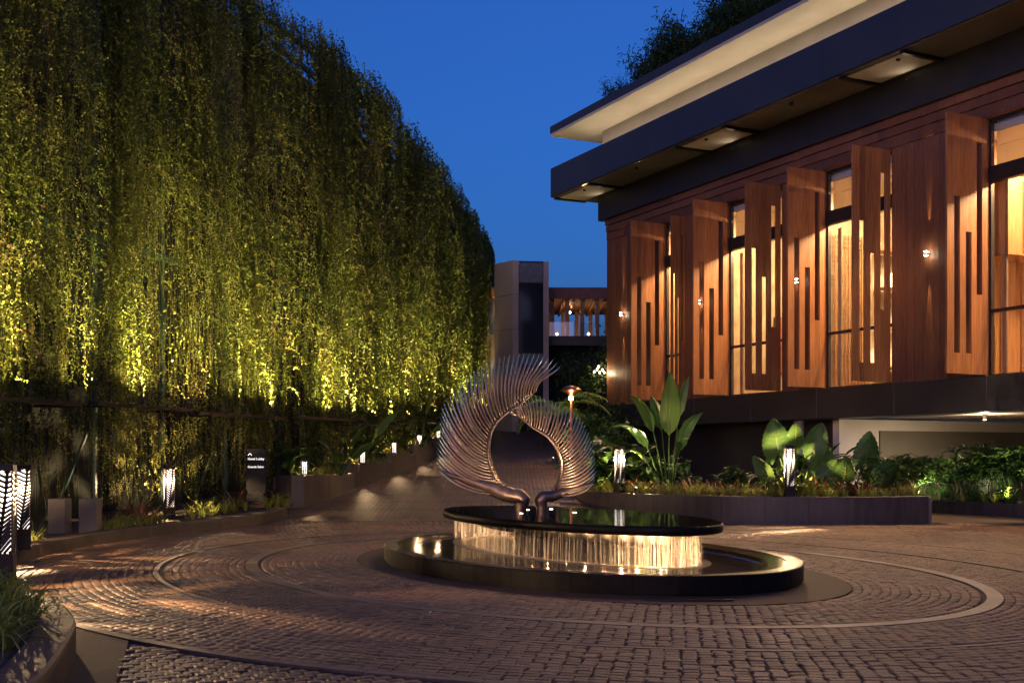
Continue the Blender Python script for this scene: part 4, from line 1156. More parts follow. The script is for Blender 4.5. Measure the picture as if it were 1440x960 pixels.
lmm = lm.mesh('perforated_panel', M['dark_metal'])
LN = [(428, 667), (509.5, 648), (554, 635), (589.5, 624), (616, 612)]
for k, (px, py) in enumerate(LN):
    Yk = EP[k][1] + .45; X_ = at(px, Yk)
    bollard((X_, Yk, ETOP[k]-.03), R(12), 'short lantern at the near end of the %s stepped planter' % SN[k], h=.44, w=.19, group='lanterns on the stepped planters', mesh=lmm, power=55, z0=.05, name='planter_lantern')

sg = empty('wayfinding_sign', (at(360.5, 28.4), 28.4, .24), R(4)); tag(sg, 'black upright sign with glowing white lettering and arrow beside the stepped planters', 'sign')
mb = MB(); mb.box(-.235, .235, -.07, .07, .12, 1.46, bev=.008); mb.build('panel', mat('sign_black', (.008, .008, .008), (.006, .006, .006), .5, spec=.2), sg)
mb = MB(); mb.box(-.245, .245, -.10, .10, 0, .118, bev=.006); mb.build('plinth', M['skirt'], sg)
def lettering(txt, size, x, z):
    cu = bpy.data.curves.new('lettering', 'FONT'); cu.body = txt; cu.size = size; cu.extrude = .004; cu.offset = .001
    tmp = bpy.data.objects.new('lettering', cu); col.objects.link(tmp)
    dg = bpy.context.evaluated_depsgraph_get(); me = bpy.data.meshes.new_from_object(tmp.evaluated_get(dg))
    bpy.data.objects.remove(tmp); me.materials.clear(); me.materials.append(M['letters'])
    o = bpy.data.objects.new('lettering', me); link(o, sg); o.location = (x, -.076, z); o.rotation_euler = (R(90), 0, 0)
lettering('Hotel Lobby', .078, -.195, 1.185)
lettering('Grande Salon', .070, -.195, .995)
mb = MB(); mb.bar((-.19, -.074, 1.295), (-.145, -.074, 1.345), .016, .008, up=Vector((0, 1, 0))); mb.bar((-.145, -.074, 1.345), (-.10, -.074, 1.295), .016, .008, up=Vector((0, 1, 0))); mb.build('arrow', M['letters'], sg)

# ================================================================== PLANTS
def blade(mb, base, yaw, pitch, length, width, droop, seg=5, fold=.2, prof='grass', side=0.0):
    p = Vector(base); rows = []
    yw = yaw
    for j in range(seg+1):
        q = j/seg
        if prof == 'grass': w = width*(.55+.45*min(q*4, 1))*(1-q**1.8)
        elif prof == 'leaf': w = width*max(math.sin(math.pi*min(q*.96+.03, 1))**.75, .02)
        else: w = width*max((min(q*5, 1)**.6)*(1-max(q-.45, 0)**2*3.25), .02)
        d = Vector((math.cos(yw)*math.cos(pitch), math.sin(yw)*math.cos(pitch), math.sin(pitch)))
        sd = Vector((-math.sin(yw), math.cos(yw), 0)); up = sd.cross(d)*-1
        rows.append((p + sd*w/2 + up*fold*w*.5, p.copy(), p - sd*w/2 + up*fold*w*.5))
        p = p + d*(length/seg); pitch -= droop/seg; yw += side/seg
    vs = [v for r_ in rows for v in r_]; fs = []
    for j in range(seg):
        a = 3*j; fs += [(a, a+1, a+4, a+3), (a+1, a+2, a+5, a+4)]
    mb.add(vs, fs); return p
def tuft(seed, n=34, L=(.22, .48), w=(.014, .024), pitch=(35, 85), droop=(70, 150), rad=.06, prof='grass', fold=.2, tint=(0.1, .9), seg=5):
    r_ = random.Random(seed); mb = MB()
    for i in range(n):
        a = r_.uniform(0, 2*math.pi); b = (math.cos(a)*r_.uniform(0, rad), math.sin(a)*r_.uniform(0, rad), r_.uniform(-.02, .03)); mb.cur = r_.uniform(*tint)
        blade(mb, b, a + r_.uniform(-.4, .4), R(r_.uniform(*pitch)), r_.uniform(*L), r_.uniform(*w), R(r_.uniform(*droop)), seg, fold, prof)
    return mb
def shrub(seed, n=46, h=.5, rad=.3, L=(.16, .28), w=(.06, .10), tint=(.1, .9), stems=8):
    r_ = random.Random(seed); mb = MB()
    for s_ in range(stems):
        a = r_.uniform(0, 6.28); rr = rad*r_.uniform(.2, 1); tip = Vector((math.cos(a)*rr, math.sin(a)*rr, h*r_.uniform(.55, 1)))
        mb.cur = .1; mb.tube([(0, 0, 0), tip*.5 + Vector((0, 0, .03)), tip], [.008, .006, .003], 4)
        for i in range(n//stems):
            q = r_.uniform(.35, 1.02); mb.cur = r_.uniform(*tint)
            blade(mb, tip*q, r_.uniform(0, 6.28), R(r_.uniform(-10, 65)), r_.uniform(*L), r_.uniform(*w), R(r_.uniform(20, 80)), 4, .25, 'leaf')
    return mb
def ladypalm(seed, h=.85, stems=15):
    r_ = random.Random(seed); mb = MB()
    for s_ in range(stems):
        a = r_.uniform(0, 6.28); rr = r_.uniform(.05, .42); tip = Vector((math.cos(a)*rr, math.sin(a)*rr, h*r_.uniform(.5, 1.05)))
        mb.cur = .15; mb.tube([(tip.x*.3, tip.y*.3, 0), tip*.6, tip], [.009, .007, .005], 4)
        nl = r_.randint(8, 11); tb = r_.uniform(.1, .85)
        for i in range(nl):
            mb.cur = tb + r_.uniform(-.1, .1)
            yaw = a + (i/(nl-1)-.5)*4.4; blade(mb, tip, yaw, R(r_.uniform(15, 50)), r_.uniform(.28, .44), .05, R(r_.uniform(40, 95)), 4, .3, 'leaf')
    return mb
VAR = {}
def variants(key, meshes): VAR[key] = meshes
variants('grass', [tuft(i, 38, (.26, .52), (.016, .028), (45, 88), (60, 125)).mesh('spider_plant', M['leaf_grass']) for i in range(5)])
variants('arch', [tuft(80+i, 46, (.38, .66), (.016, .026), (40, 88), (95, 165)).mesh('spider_plant', M['leaf_grass']) for i in range(3)])
variants('red', [tuft(20+i, 30, (.20, .40), (.035, .06), (10, 82), (15, 80), .10, 'leaf', .3).mesh('red_shrub', M['leaf_red']) for i in range(4)])
variants('cordy', [tuft(30+i, 34, (.35, .6), (.028, .045), (15, 85), (20, 90), .05, 'leaf', .3).mesh('cordyline', M['leaf_red']) for i in range(2)])
variants('shrub', [shrub(40+i).mesh('leafy_shrub', M['leaf_green']) for i in range(4)])
variants('lime', [shrub(60+i, 36, .35, .22, (.12, .22), (.04, .07)).mesh('lime_shrub', M['leaf_lime']) for i in range(3)])
variants('palm', [ladypalm(50+i).mesh('lady_palm', M['leaf_green']) for i in range(4)])
variants('broad', [shrub(70+i, 40, .75, .45, (.35, .55), (.14, .2), (.1, .9), 8).mesh('broadleaf_plant', M['leaf_green']) for i in range(3)])
pc = [0]
def put(key, name, x, y, z, sc_, label, cat, group):
    ms = VAR[key]; o = bpy.data.objects.new(name, ms[pc[0] % len(ms)]); pc[0] += 1
    link(o); o.location = (x, y, z); o.rotation_euler = (0, 0, rnd.uniform(0, 6.28)); o.scale = (sc_,)*3
    tag(o, label, cat, group); return o
PF = [(2.05, 30.3), (2.45, 29.35), (3.0, 28.5), (3.85, 27.6), (4.8, 26.7), (5.7, 26.28), (6.6, 26.15), (7.75, 26.17), (9.2, 26.6)]
pf = smooth_path([Vector((*p, 0)) for p in PF], 60)
for i in range(54):                                         # lime grass along the long planter's edge
    p = pf[int(i*59/53)]; 
    put('grass', 'spider_plant', p.x + rnd.uniform(-.08, .1), p.y + .12 + rnd.uniform(0, .35), PZ-.05, rnd.uniform(.75, 1.25), 'low yellow-green striped spider plant along the long planter edge', 'spider plant', 'spider plants edging the long planter')
for i in range(46):
    u = rnd.random(); p = pf[int(u*59)]; dn = rnd.uniform(.75, 1.6)
    put('red', 'red_shrub', p.x + .35*dn, p.y + dn, PZ-.05, rnd.uniform(1.1, 1.6), 'low bronze-red leafy shrub in the long planter', 'shrub', 'bronze-red shrubs in the long planter')
for i in range(22):
    u = rnd.random(); p = pf[int(u*59)]; dn = rnd.uniform(1.5, 3.2)
    put('shrub' if i % 3 else 'broad', 'leafy_shrub', p.x + .45*dn, p.y + dn, PZ-.05, rnd.uniform(1.1, 1.7), 'dark green leafy shrub at the back of the long planter', 'shrub', 'green shrubs at the back of the long planter')
for px, Y_, s_ in ((840, 30.6, 1.5), (852, 31.5, 1.7), (862, 30.2, 1.25), (835, 33, 1.9), (880, 31, 1.5), (905, 30.4, 1.2)):
    put('broad', 'broadleaf_plant', at(px, Y_), Y_, PZ-.05, s_, 'broad leaved green plant crowding the drive end of the long planter', 'plant', 'broad leaved plants at the drive end')
for i in range(40):                                         # lower planter by the undercroft
    u = rnd.random(); bx = 11.6 + u*3.4; by_ = 32.0 - (bx-11.4)*1.62; dn = rnd.uniform(.5, 1.7)
    put('palm', 'lady_palm', bx + .75*dn, by_ + .55*dn, .27, rnd.uniform(1.1, 1.6), 'feathery fan leaved palm in the low planter by the undercroft', 'palm', 'feathery palms by the undercroft')
for i in range(20):
    u = i/19; bx = 11.5 + u*3.2; by_ = 32.05 - (bx-11.4)*1.62
    put(['shrub', 'lime', 'grass'][i % 3], 'edging_plant', bx + .35, by_ + .2, .27, rnd.uniform(.8, 1.1), 'small leafy edging plant at the front of the low planter by the undercroft', 'plant', 'edging plants by the undercroft')
put('lime', 'croton', at(1412, 29.6)+.25, 29.75, .27, 1.2, 'yellow-leaved croton lit from below in the low planter', 'croton', None)
# behind the gap between both planters
for px, Y_ in ((1248, 31), (1258, 32), (1266, 31.6), (1275, 32.5), (1284, 31.8), (1290, 33), (1300, 33.6), (1312, 33.2), (1324, 33.8), (1336, 33.4), (1350, 33.6)):
    put('palm', 'lady_palm', at(px, Y_), Y_, .2, 1.3, 'feathery palm between the two dark stone planters', 'palm', 'palms between the planters')

def paddle_leaf(base, tipz, yaw, lean, blade_len, blade_w, name, m, parent, droop=35, roll=0.0, tint=.5, split=False):
    # arched stalk then a long paddle blade with raised midrib and wavy edge
    b = Vector(base); L = tipz
    d = Vector((math.cos(yaw)*math.sin(lean), math.sin(yaw)*math.sin(lean), math.cos(lean)))
    mid = b + d*L*.5 + Vector((0, 0, L*.05)); top = b + d*L
    mb = MB(); mb.cur = tint*.8; st = smooth_path([b, mid, top], 8); mb.tube(st, [.026*(1-.055*i) for i in range(8)], 6)
    o = mb.build('stalk', m, parent, True)
    mb = MB(); N_ = 14; p = top.copy(); pitch = math.pi/2 - lean; rows = []; nrm_side = Vector((-math.sin(yaw + roll), math.cos(yaw + roll), 0))
    rr = random.Random(int(base[0]*999 + yaw*77))
    for j in range(N_+1):
        q = j/N_; w = blade_w*max(min(q*4.5, 1)**.55*(1-max(q-.40, 0)**2*2.7), .02)
        dd_ = Vector((math.cos(yaw)*math.cos(pitch), math.sin(yaw)*math.cos(pitch), math.sin(pitch)))
        sd = (nrm_side - dd_*nrm_side.dot(dd_)).normalized(); up = sd.cross(dd_)
        wl_, wr_ = w*(.5+.03*math.sin(j*1.9)), w*(.5+.03*math.sin(j*2.3+1))
        rows.append([p + sd*wl_ + up*w*.16, p + sd*wl_*.5 + up*w*.10 + up*.006*((j % 2)*2-1), p.copy(), p - sd*wr_*.5 + up*w*.10 - up*.006*((j % 2)*2-1), p - sd*wr_ + up*w*.16])
        p = p + dd_*blade_len/N_; pitch -= R(droop)/N_
    mb.cur = tint; vs = [v for r_ in rows for v in r_]; fs = []
    for j in range(N_):
        for k in range(4): a = 5*j+k; fs.append((a, a+1, a+6, a+5))
    mb.add(vs, fs); lf = mb.build('leaf', m, parent, True)
    mb = MB(); mb.cur = 1.0; mb.tube([r_[2] - Vector((0, .004, 0)) for r_ in rows], [.010*(1-j/(N_+1)) + .002 for j in range(N_+1)], 5); mb.build('midrib', M['leaf_lime'], lf)
bn = empty('banana_plant', (at(938, 28.7), 28.7, PZ-.06)); bn.scale = (.86, .9, 1.10); tag(bn, 'tall banana-like plant with long upright paddle leaves in the long planter', 'plant')
PI = math.pi
for (dx, L, yaw, lean, bl, bw, dr_, roll, tn) in (
    (-.05, 1.45, PI, R(14), 1.15, .36, 55, .9, .45), (.05, 1.35, -PI/2, R(4), 1.45, .56, 18, 0, .75), (.10, 1.75, 0, R(7), 1.0, .30, 25, 1.1, .8),
    (-.10, 1.15, PI*1.05, R(24), 1.35, .40, 95, .7, .35), (-.12, .85, PI*.9, R(32), 1.2, .34, 120, .5, .6), (.14, 1.0, .2, R(12), 1.2, .34, 60, 1.2, .5), (0, 1.5, PI*.6, R(14), 1.15, .42, 60, .2, .35), (.02, .9, -PI*.35, R(20), .95, .32, 90, .4, .5)):
    paddle_leaf((dx, rnd.uniform(-.08, .08), 0), L, yaw, lean, bl, bw, 'leaf', M['leaf_paddle'], bn, dr_, roll, tn)
def ear_leaf(base, L, yaw, lean, size, tilt, parent, tint, facing=-PI/2):
    b = Vector(base); d = Vector((math.cos(yaw)*math.sin(lean), math.sin(yaw)*math.sin(lean), math.cos(lean))); top = b + d*L
    mb = MB(); mb.cur = .7; mb.tube(smooth_path([b, b + d*L*.5 + Vector((0, 0, .05)), top], 8), [.022*(1-.06*i) for i in range(8)], 6); mb.build('stalk', M['leaf_paddle'], parent, True)
    # heart-shaped blade, upright, scalloped edge; local u up the leaf, v across
    vs, fs = [], []; NU, NV = 30, 8
    ax = Vector((math.cos(yaw)*math.sin(tilt), math.sin(yaw)*math.sin(tilt), math.cos(tilt)))
    fc = Vector((math.cos(facing), math.sin(facing), 0)); fc = (fc - ax*fc.dot(ax)).normalized(); sd = ax.cross(fc)
    for i in range(NU+1):
        q = i/NU; u = (q*1.28-.28)*size
        w = size*.43*max(math.sin(PI*min(.08+q*.92, .999))**.62*(1.08-.35*q), .012)*(1+.06*math.sin(q*60))
        for j in range(NV+1):
            v = (j/NV*2-1); notch = (max(0, .25-q)/.25)*(1-abs(v))*.30*size
            bend = -.22*size*v*v*.35 - .10*size*(q-.4)**2 + .012*size*math.sin(abs(v)*9+q*14)
            vs.append(top + ax*(u+notch) + sd*(v*w) + fc*bend)
    for i in range(NU):
        for j in range(NV): a = i*(NV+1)+j; fs.append((a, a+1, a+NV+2, a+NV+1))
    mb = MB(); mb.cur = tint; mb.add(vs, fs); lf = mb.build('leaf', M['leaf_paddle'], parent, True)
    mb = MB(); mb.cur = 1.0
    mids = [vs[i*(NV+1)+NV//2] + fc*.006 for i in range(4, NU+1)]; mb.tube(mids, [.009*(1-k/(len(mids)+1))+.002 for k in range(len(mids))], 5)
    for i in range(7, NU-3, 3):
        for e in (0, NV): mb.tube([vs[i*(NV+1)+NV//2]+fc*.004, vs[min(i+2, NU)*(NV+1)+(1 if e == 0 else NV-1)]+fc*.006], [.004, .002], 4, False)
    mb.build('veins', M['leaf_lime'], lf)
ee = empty('elephant_ear', (at(1118, 27.3), 27.3, PZ-.06)); tag(ee, 'elephant ear plant with upright scalloped leaves behind the bollard light', 'plant')
for (dx, L, yaw, lean, s_, tl, tn, fcg) in ((-.10, 1.05, PI, R(16), .85, R(8), .3, -PI*.55), (.02, 1.15, PI*.5, R(6), .62, R(-18), .55, -PI*.4), (.15, 1.1, 0, R(14), .72, R(16), .4, -PI*.65), (-.2, .62, PI, R(40), .62, R(35), .75, -PI*.3), (.25, .6, 0, R(40), .55, R(40), .6, -PI*.6)):
    ear_leaf((dx, 0, 0), L, yaw, lean, s_, tl, ee, tn, fcg)
ee2 = empty('elephant_ear', (at(1180, 27.5), 27.5, PZ-.06)); tag(ee2, 'elephant ear plant with dark drooping lobed leaves against the pale undercroft wall', 'plant')
for (dx, L, yaw, lean, s_, tl, tn, fcg) in ((-.12, .72, PI, R(20), .82, R(14), .4, -PI*.5), (.30, .85, 0, R(22), .78, R(10), .15, -PI*.5), (.52, .62, 0, R(40), .62, R(60), .1, -PI*.45), (.05, .45, -PI/2, R(30), .6, R(25), .5, -PI*.5), (.7, .35, 0, R(48), .46, R(20), .1, -PI*.5)):
    ear_leaf((dx, 0, 0), L, yaw, lean, s_, tl, ee2, tn, fcg)
# low bright leaves at the foot of the bollard light
for px, Y_, s_ in ((1098, 26.6, 1.0), (1125, 26.5, 1.15), (1140, 26.7, 1.0), (1165, 26.6, .9), (1090, 26.9, 1.2)):
    put('lime', 'lime_shrub', at(px, Y_), Y_, PZ-.05, s_*1.3, 'bright lime leafed plant at the foot of the elephant ears', 'plant', 'lime plants under the elephant ears')

# left side planting
for i in range(16):
    y = 7.6 + rnd.random()*2.6; x = float(np.interp(y, LKY, LKX)) - rnd.uniform(.32, .7)
    put('arch', 'spider_plant', x, y, .18, rnd.uniform(.8, 1.1), 'long striped spider plant in the island planter', 'spider plant', 'spider plants in the island planter')
for (px, Y_, s_) in ((45, 18.2, 1.0), (52, 18.6, .9), (150, 21.6, .9), (165, 21.8, 1.0), (180, 22.2, 1.0), (195, 22.6, .9), (210, 22.9, 1.0), (225, 23.3, .8), (270, 25.5, 1.1), (285, 25.8, 1.2), (300, 26.1, 1.1), (315, 26.5, 1.2), (330, 26.9, 1.1), (345, 27.3, .9), (378, 27.9, 1.2), (390, 28.1, 1.3), (400, 28.2, 1.0)):
    put('grass', 'spider_plant', at(px, Y_), Y_, .13 + .16*sstep(24, 29, Y_), s_*1.05, 'low striped spider plant between the kerb and the vine wall', 'spider plant', 'spider plants under the vines')
for (px, Y_, s_) in ((198, 23.4, 1.5), (188, 23.8, 1.2), (150, 23, 1.1), (212, 24, 1.1)):
    put('cordy', 'cordyline', at(px, Y_), Y_, .12, s_, 'red-leaved cordyline beside the slim bollard light', 'cordyline', 'red cordylines by the slim bollard light')
for (px, Y_, s_) in ((385, 28.9, 1.3), (372, 29.2, 1.1), (395, 29.4, 1.2), (330, 28, 1.2)):
    put('cordy', 'cordyline', at(px, Y_), Y_, .25, s_, 'red-leaved cordyline beside the black sign', 'cordyline', 'red cordylines by the sign')
for k in range(5):
    a, b = EP[k], EP[k+1]; L_ = math.dist(a, b)
    for i in range(12):
        u = (i+.5)/12; x = a[0] + (b[0]-a[0])*u; y = a[1] + (b[1]-a[1])*u
        put('grass', 'spider_plant', x - rnd.uniform(.18, .4), y, ETOP[k]-.07, rnd.uniform(.75, 1.1), 'striped spider plant on the %s stepped planter' % SN[k], 'spider plant', 'spider plants on the stepped planters')
    for i in range(3):
        u = rnd.random(); x = a[0] + (b[0]-a[0])*u; y = a[1] + (b[1]-a[1])*u
        put('cordy' if i == 0 else 'broad', 'backing_plant', x - .75, y, ETOP[k]-.1, rnd.uniform(.9, 1.25), 'leafy plant at the back of the %s stepped planter' % SN[k], 'plant', 'plants at the back of the stepped planters')
def lily(px, Y_, z, label, spec):
    root = empty('banana_plant', (at(px, Y_), Y_, z)); tag(root, label, 'plant')
    for (L, yaw, lean, bl, bw, dr_, roll, tn) in spec: paddle_leaf((rnd.uniform(-.05, .05), 0, 0), L, yaw, lean, bl, bw, 'leaf', M['leaf_paddle'], root, dr_, roll, tn)
lily(478, 31.5, 1.0, 'paddle leaved plant leaning over the lowest stepped planter', [(.5, .3, R(30), .9, .34, 60, .9, .2), (.6, PI*.8, R(25), .8, .3, 70, .8, .3), (.8, -.3, R(20), .9, .32, 50, .9, .25), (.4, -PI/2, R(35), .7, .3, 60, .2, .4)])
lily(508, 34.5, 1.25, 'paddle leaved plant with one pale leaf raised before the lit vines', [(.9, .2, R(24), 1.15, .30, 40, 1.0, .95), (.6, PI, R(30), .8, .3, 70, .8, .3), (.5, -.2, R(45), .8, .3, 60, .8, .3)])
lily(592, 40, 1.85, 'paddle leaved plant with a broad bright leaf near the topmost planters', [(1.1, .1, R(8), 1.0, .42, 20, .2, .95), (.7, PI, R(26), .9, .32, 70, .8, .3), (.6, .2, R(36), .9, .34, 70, .8, .3)])

# little garden spotlights among the planting
def garden_spot(x, y, z, target, power, label, color=(1, .78, .42)):
    root = empty('garden_spotlight', (x, y, z)); tag(root, label, 'garden light', 'garden spotlights in the planting')
    d = (Vector(target) - Vector((x, y, z))).normalized()
    mb = MB(); mb.tube([(0, 0, -.1), (0, 0, .05)], .008, 6); mb.build('spike', M['dark_metal'], root)
    mb = MB(); mb.tube([Vector((0, 0, .06)), Vector((0, 0, .06)) + d*.09], [.025, .035], 10); mb.build('head', M['dark_metal'], root)
    mb = MB(); mb.tube([Vector((0, 0, .06)) + d*.091, Vector((0, 0, .06)) + d*.096], .028, 10); mb.build('lens', M['lamp_warm'], root)
    lamp('garden_lamp', 'SPOT', Vector((0, 0, .06)) + d*.12, power, color, Vector((0, 0, .06)) + d*2, .03, 100, .8, root)
garden_spot(at(893, 28.1), 28.1, PZ, (at(930, 28.7), 28.7, 3.0), 110, 'garden spotlight at the foot of the banana plant')
garden_spot(at(1120, 26.4), 26.4, PZ, (at(1125, 27.5), 27.5, 2.2), 90, 'garden spotlight below the elephant ear by the bollard light')
garden_spot(at(1412, 29.3), 29.3, .32, (at(1400, 30.6), 30.6, 1.5), 200, 'garden spotlight under the yellow croton')
garden_spot(at(1300, 31.2), 31.2, .32, (at(1290, 33), 33, 1.4), 260, 'garden spotlight under the feathery palms')

# roof bamboo
def bamboo(seed, h):
    r_ = np.random.default_rng(seed); rr = random.Random(seed)
    mb = MB(); mb.cur = .3; pts = []
    for c in range(9):
        a = rr.uniform(0, 6.28); b0 = Vector((math.cos(a)*.3*rr.random(), math.sin(a)*.3*rr.random(), 0)); hh = h*rr.uniform(.6, 1); bend = rr.uniform(.15, .55)
        path = [b0 + Vector((math.cos(a)*bend*q**2.2*hh*.5, math.sin(a)*bend*q**2.2*hh*.5, hh*q*(1-.10*bend*q))) for q in np.linspace(0, 1, 8)]
        mb.tube(path, [.018*(1-.09*i) for i in range(8)], 5, False)
        for i in range(280):
            q = rr.uniform(.12, 1)**.75; k = min(int(q*7), 6); p = path[k].lerp(path[k+1], q*7-k); pts.append(p + Vector((rr.gauss(0, .20), rr.gauss(0, .20), rr.gauss(0, .09))))
    C = np.array([tuple(p) for p in pts]); n_ = len(C)
    d = r_.normal(0, 1, (n_, 3)); d[:, 2] -= .8; d /= np.linalg.norm(d, axis=1)[:, None]
    w = np.cross(d, r_.normal(0, 1, (n_, 3))); w /= np.linalg.norm(w, axis=1)[:, None]
    L_ = r_.uniform(.16, .28, (n_, 1)); V_ = np.stack([C, C+d*L_*.4+w*.022, C+d*L_, C+d*L_*.4-w*.022], 1).reshape(-1, 3)
    return mb, V_, np.repeat(np.clip(r_.normal(.45, .22, n_), 0, 1), 4)
BMB = []
for v in range(3):
    mb, V_, T_ = bamboo(100+v, 3.2); cm = mb.mesh('culms', M['leaf_lime'])
    fo = np_mesh('foliage', V_, np.arange(len(V_)).reshape(-1, 4), M['leaf_bamboo'], T_); BMB.append((cm, fo.data)); bpy.data.objects.remove(fo)
for i in range(26):
    t = 22.1 - i*.60 + rnd.uniform(-.15, .15); yv = -.9 - rnd.uniform(0, 1.4)
    loc_ = HB.matrix_basis @ Vector((t, yv, 15.45)); root = empty('bamboo', loc_, rnd.uniform(0, 6.28)); root.scale = (1, 1, 1)
    s_ = (.78 if i < 2 else rnd.uniform(.9, 1.25)); root.scale = (s_, s_, s_)
    tag(root, 'leafy bamboo clump growing along the hotel roof edge', 'bamboo', 'bamboo along the roof edge')
    cm, fm = BMB[i % 3]; link(bpy.data.objects.new('culms', cm), root); link(bpy.data.objects.new('foliage', fm), root)

# ================================================================== BACKGROUND
gzz = ramp(0, 60)
tw = empty('tower', (0, 60, gzz)); tag(tw, 'plain square stair tower with tall dark glazed strip at the top of the drive', 'tower')
TH = zt(366, 60) - gzz
for k in range(5):
    mb = MB(); mb.prism([(-.92, 1.15), (.04, 0), (.34, .03), (.34, 3.5), (-.6, 3.5)], TH*k/5 + (.02 if k else 0), TH*(k+1)/5); mb.build('wall', M['tower'], tw)
mb = MB(); mb.prism([(-.87, 1.16), (.04, .05), (.32, .08), (.32, 3.4), (-.58, 3.4)], 0, TH-.05); mb.build('wall_core', M['netting'], tw)
mb = MB(); mb.prism([(1.62, .25), (1.90, .3), (1.9, 3.5), (1.62, 3.5)], 0, TH-.02); mb.build('wall', M['tower'], tw)
mb = MB(); mb.prism([(.34, 3.4), (.34, .6), (1.62, .7), (1.62, 3.4)], 0, TH-.1); mb.build('back_wall', M['netting'], tw)
for (z0, z1, m_) in ((TH-1.1, TH-.08, 'pane_grey'), (TH-4.7, TH-1.2, 'tower_glass'), (TH-5.35, TH-4.78, 'pane_grey'), (0.1, TH-5.43, 'tower_glass')):
    mb = MB(); mb.prism([(.37, .12), (1.59, .27), (1.59, .3), (.37, .15)], z0, z1); mb.build('pane', M[m_], tw)
mb = MB()
for z in (TH-.05, TH-1.15, TH-4.74, TH-5.39): mb.prism([(.345, .09), (1.615, .24), (1.615, .32), (.345, .17)], z-.035, z+.035)
mb.build('glazing_bar', M['frame'], tw)
lw = empty('low_wing', (-2.6, 63, gzz)); tag(lw, 'low pale wing with red-brown cap left of the stair tower', 'building')
mb = MB(); mb.box(-6, 2.4, 0, 6, 0, zt(418, 63)-gzz); mb.build('wall', M['tower'], lw)
mb = MB(); mb.box(-6.2, 2.42, -.2, 6.2, zt(418, 63)-gzz+.004, zt(405, 63)-gzz); mb.build('cap', M['brick_red'], lw)
mb = MB(); mb.box(.6, 1.6, -.05, -.004, zt(470, 63)-gzz, zt(425, 63)-gzz); mb.build('window', M['pane_grey'], lw)
mb = MB(); mb.box(2.0, 2.38, -.1, -.01, 0, 1.9); mb.build('glow_wall_base', emat('glow_wall_base', (1, .85, .65), .8), lw)  # glowing box stands in for the light on the wall base
pv = empty('roof_pavilion', (1.9, 62, gzz)); tag(pv, 'open upper terrace pavilion with red-brown roof beam and timber columns behind the hotel', 'building')
fz, rz_ = zt(472, 62)-gzz, zt(420, 62)-gzz
mb = MB(); mb.box(0.05, 9, 0, 7, rz_, zt(404, 62)-gzz); mb.build('roof', M['brick_red'], pv)
mb = MB(); mb.box(0.05, 9, .1, 7, fz-.5, fz); mb.build('floor_slab', M['black_panel'], pv)
mb = MB(); mb.box(0.05, 9, .9, 1.2, 0, fz-.5); mb.build('wall', M['netting'], pv)
for x in (.25, 1.05, 1.85, 2.65, 3.6, 5, 6.5):
    for y in (.2, 5.5):
        mb = MB(); mb.box(x-.11, x+.11, y, y+.2, fz, rz_); mb.build('column', M['wood'], pv)
for x in np.arange(.3, 8.5, .55):
    mb = MB(); mb.box(x-.05, x+.05, .2, 6.8, rz_-.14, rz_-.004); mb.build('rafter', M['lattice'], pv)
mb = MB(); mb.box(.1, 9, .12, .16, fz+.0, fz+.75); mb.build('balustrade', M['glass'], pv)
for (x, y, z) in ((.55, 1.5, .25), (1.3, 2.5, 1.55), (2.3, 2.0, .3), (2.9, 3.0, .35), (1.75, 3.5, .28)):
    mb = MB(); mb.tube([(x, y, fz+z-.06), (x, y, fz+z), (x, y, fz+z+.07)], [.03, .07, .02], 8); mb.build('bulb', M['lamp_warm'], pv)
    lamp('pavilion_lamp', 'POINT', (x, y-.1, fz+z+.2), 9, (1, .66, .3), None, .08, parent=pv)

def crown(seed, n_, rx, ry, rz2, clumps, size, parent, m):
    r_ = np.random.default_rng(seed); cc = r_.normal(0, 1, (clumps, 3)); cc /= np.linalg.norm(cc, axis=1)[:, None]; cc *= r_.uniform(.35, 1, (clumps, 1))*np.array([rx, ry, rz2])
    C = cc[r_.integers(0, clumps, n_)] + r_.normal(0, 1, (n_, 3))*np.array([rx, ry, rz2])*.17
    d = r_.normal(0, 1, (n_, 3)); d[:, 2] -= .4; d /= np.linalg.norm(d, axis=1)[:, None]; w = np.cross(d, r_.normal(0, 1, (n_, 3))); w /= np.linalg.norm(w, axis=1)[:, None]
    L_ = size*r_.uniform(.7, 1.4, (n_, 1)); V_ = np.stack([C, C+d*L_*.5+w*L_*.3, C+d*L_, C+d*L_*.5-w*L_*.3], 1).reshape(-1, 3)
    return np_mesh('crown', V_, np.arange(len(V_)).reshape(-1, 4), m, np.repeat(np.clip(r_.normal(.45, .25, n_), 0, 1), 4), parent), cc
def tree(px, Y_, topy, rx, label, seed, m, n_=5000, size=.16, base=None):
    x = at(px, Y_); z = ramp(x, Y_) if base is None else base; h = zt(topy, Y_) - z
    root = empty('garden_tree', (x, Y_, z)); tag(root, label, 'tree', 'trees at the top of the drive')
    cr, cc = crown(seed, n_, rx, rx, h*.36, 26, size, root, m); cr.location = (0, 0, h*.63)
    mb = MB(); mb.tube([(0, 0, -.2), (.05, 0, h*.3), (0, .04, h*.55)], [.12, .09, .06], 8)
    for c in cc[:10]: mb.tube([(0.03, 0, h*.35), (c[0]*.5, c[1]*.5, h*.5+c[2]*.3), (c[0], c[1], h*.63+c[2])], [.05, .03, .012], 5)
    mb.build('trunk', M['bark'], root, True)
tree(838, 50, 478, 1.3, 'dark leafy tree reaching the terrace slab by the hotel corner', 1, M['leaf_bamboo'])
tree(815, 54, 500, 1.2, 'dark leafy tree beneath the open terrace', 2, M['leaf_bamboo'])
tree(850, 45, 560, 1.1, 'low dark tree tucked against the hotel base', 3, M['leaf_bamboo'], 3500)
tree(830, 42, 585, 1.0, 'small dark bushy tree behind the wing sculptures', 4, M['leaf_green'], 3500)
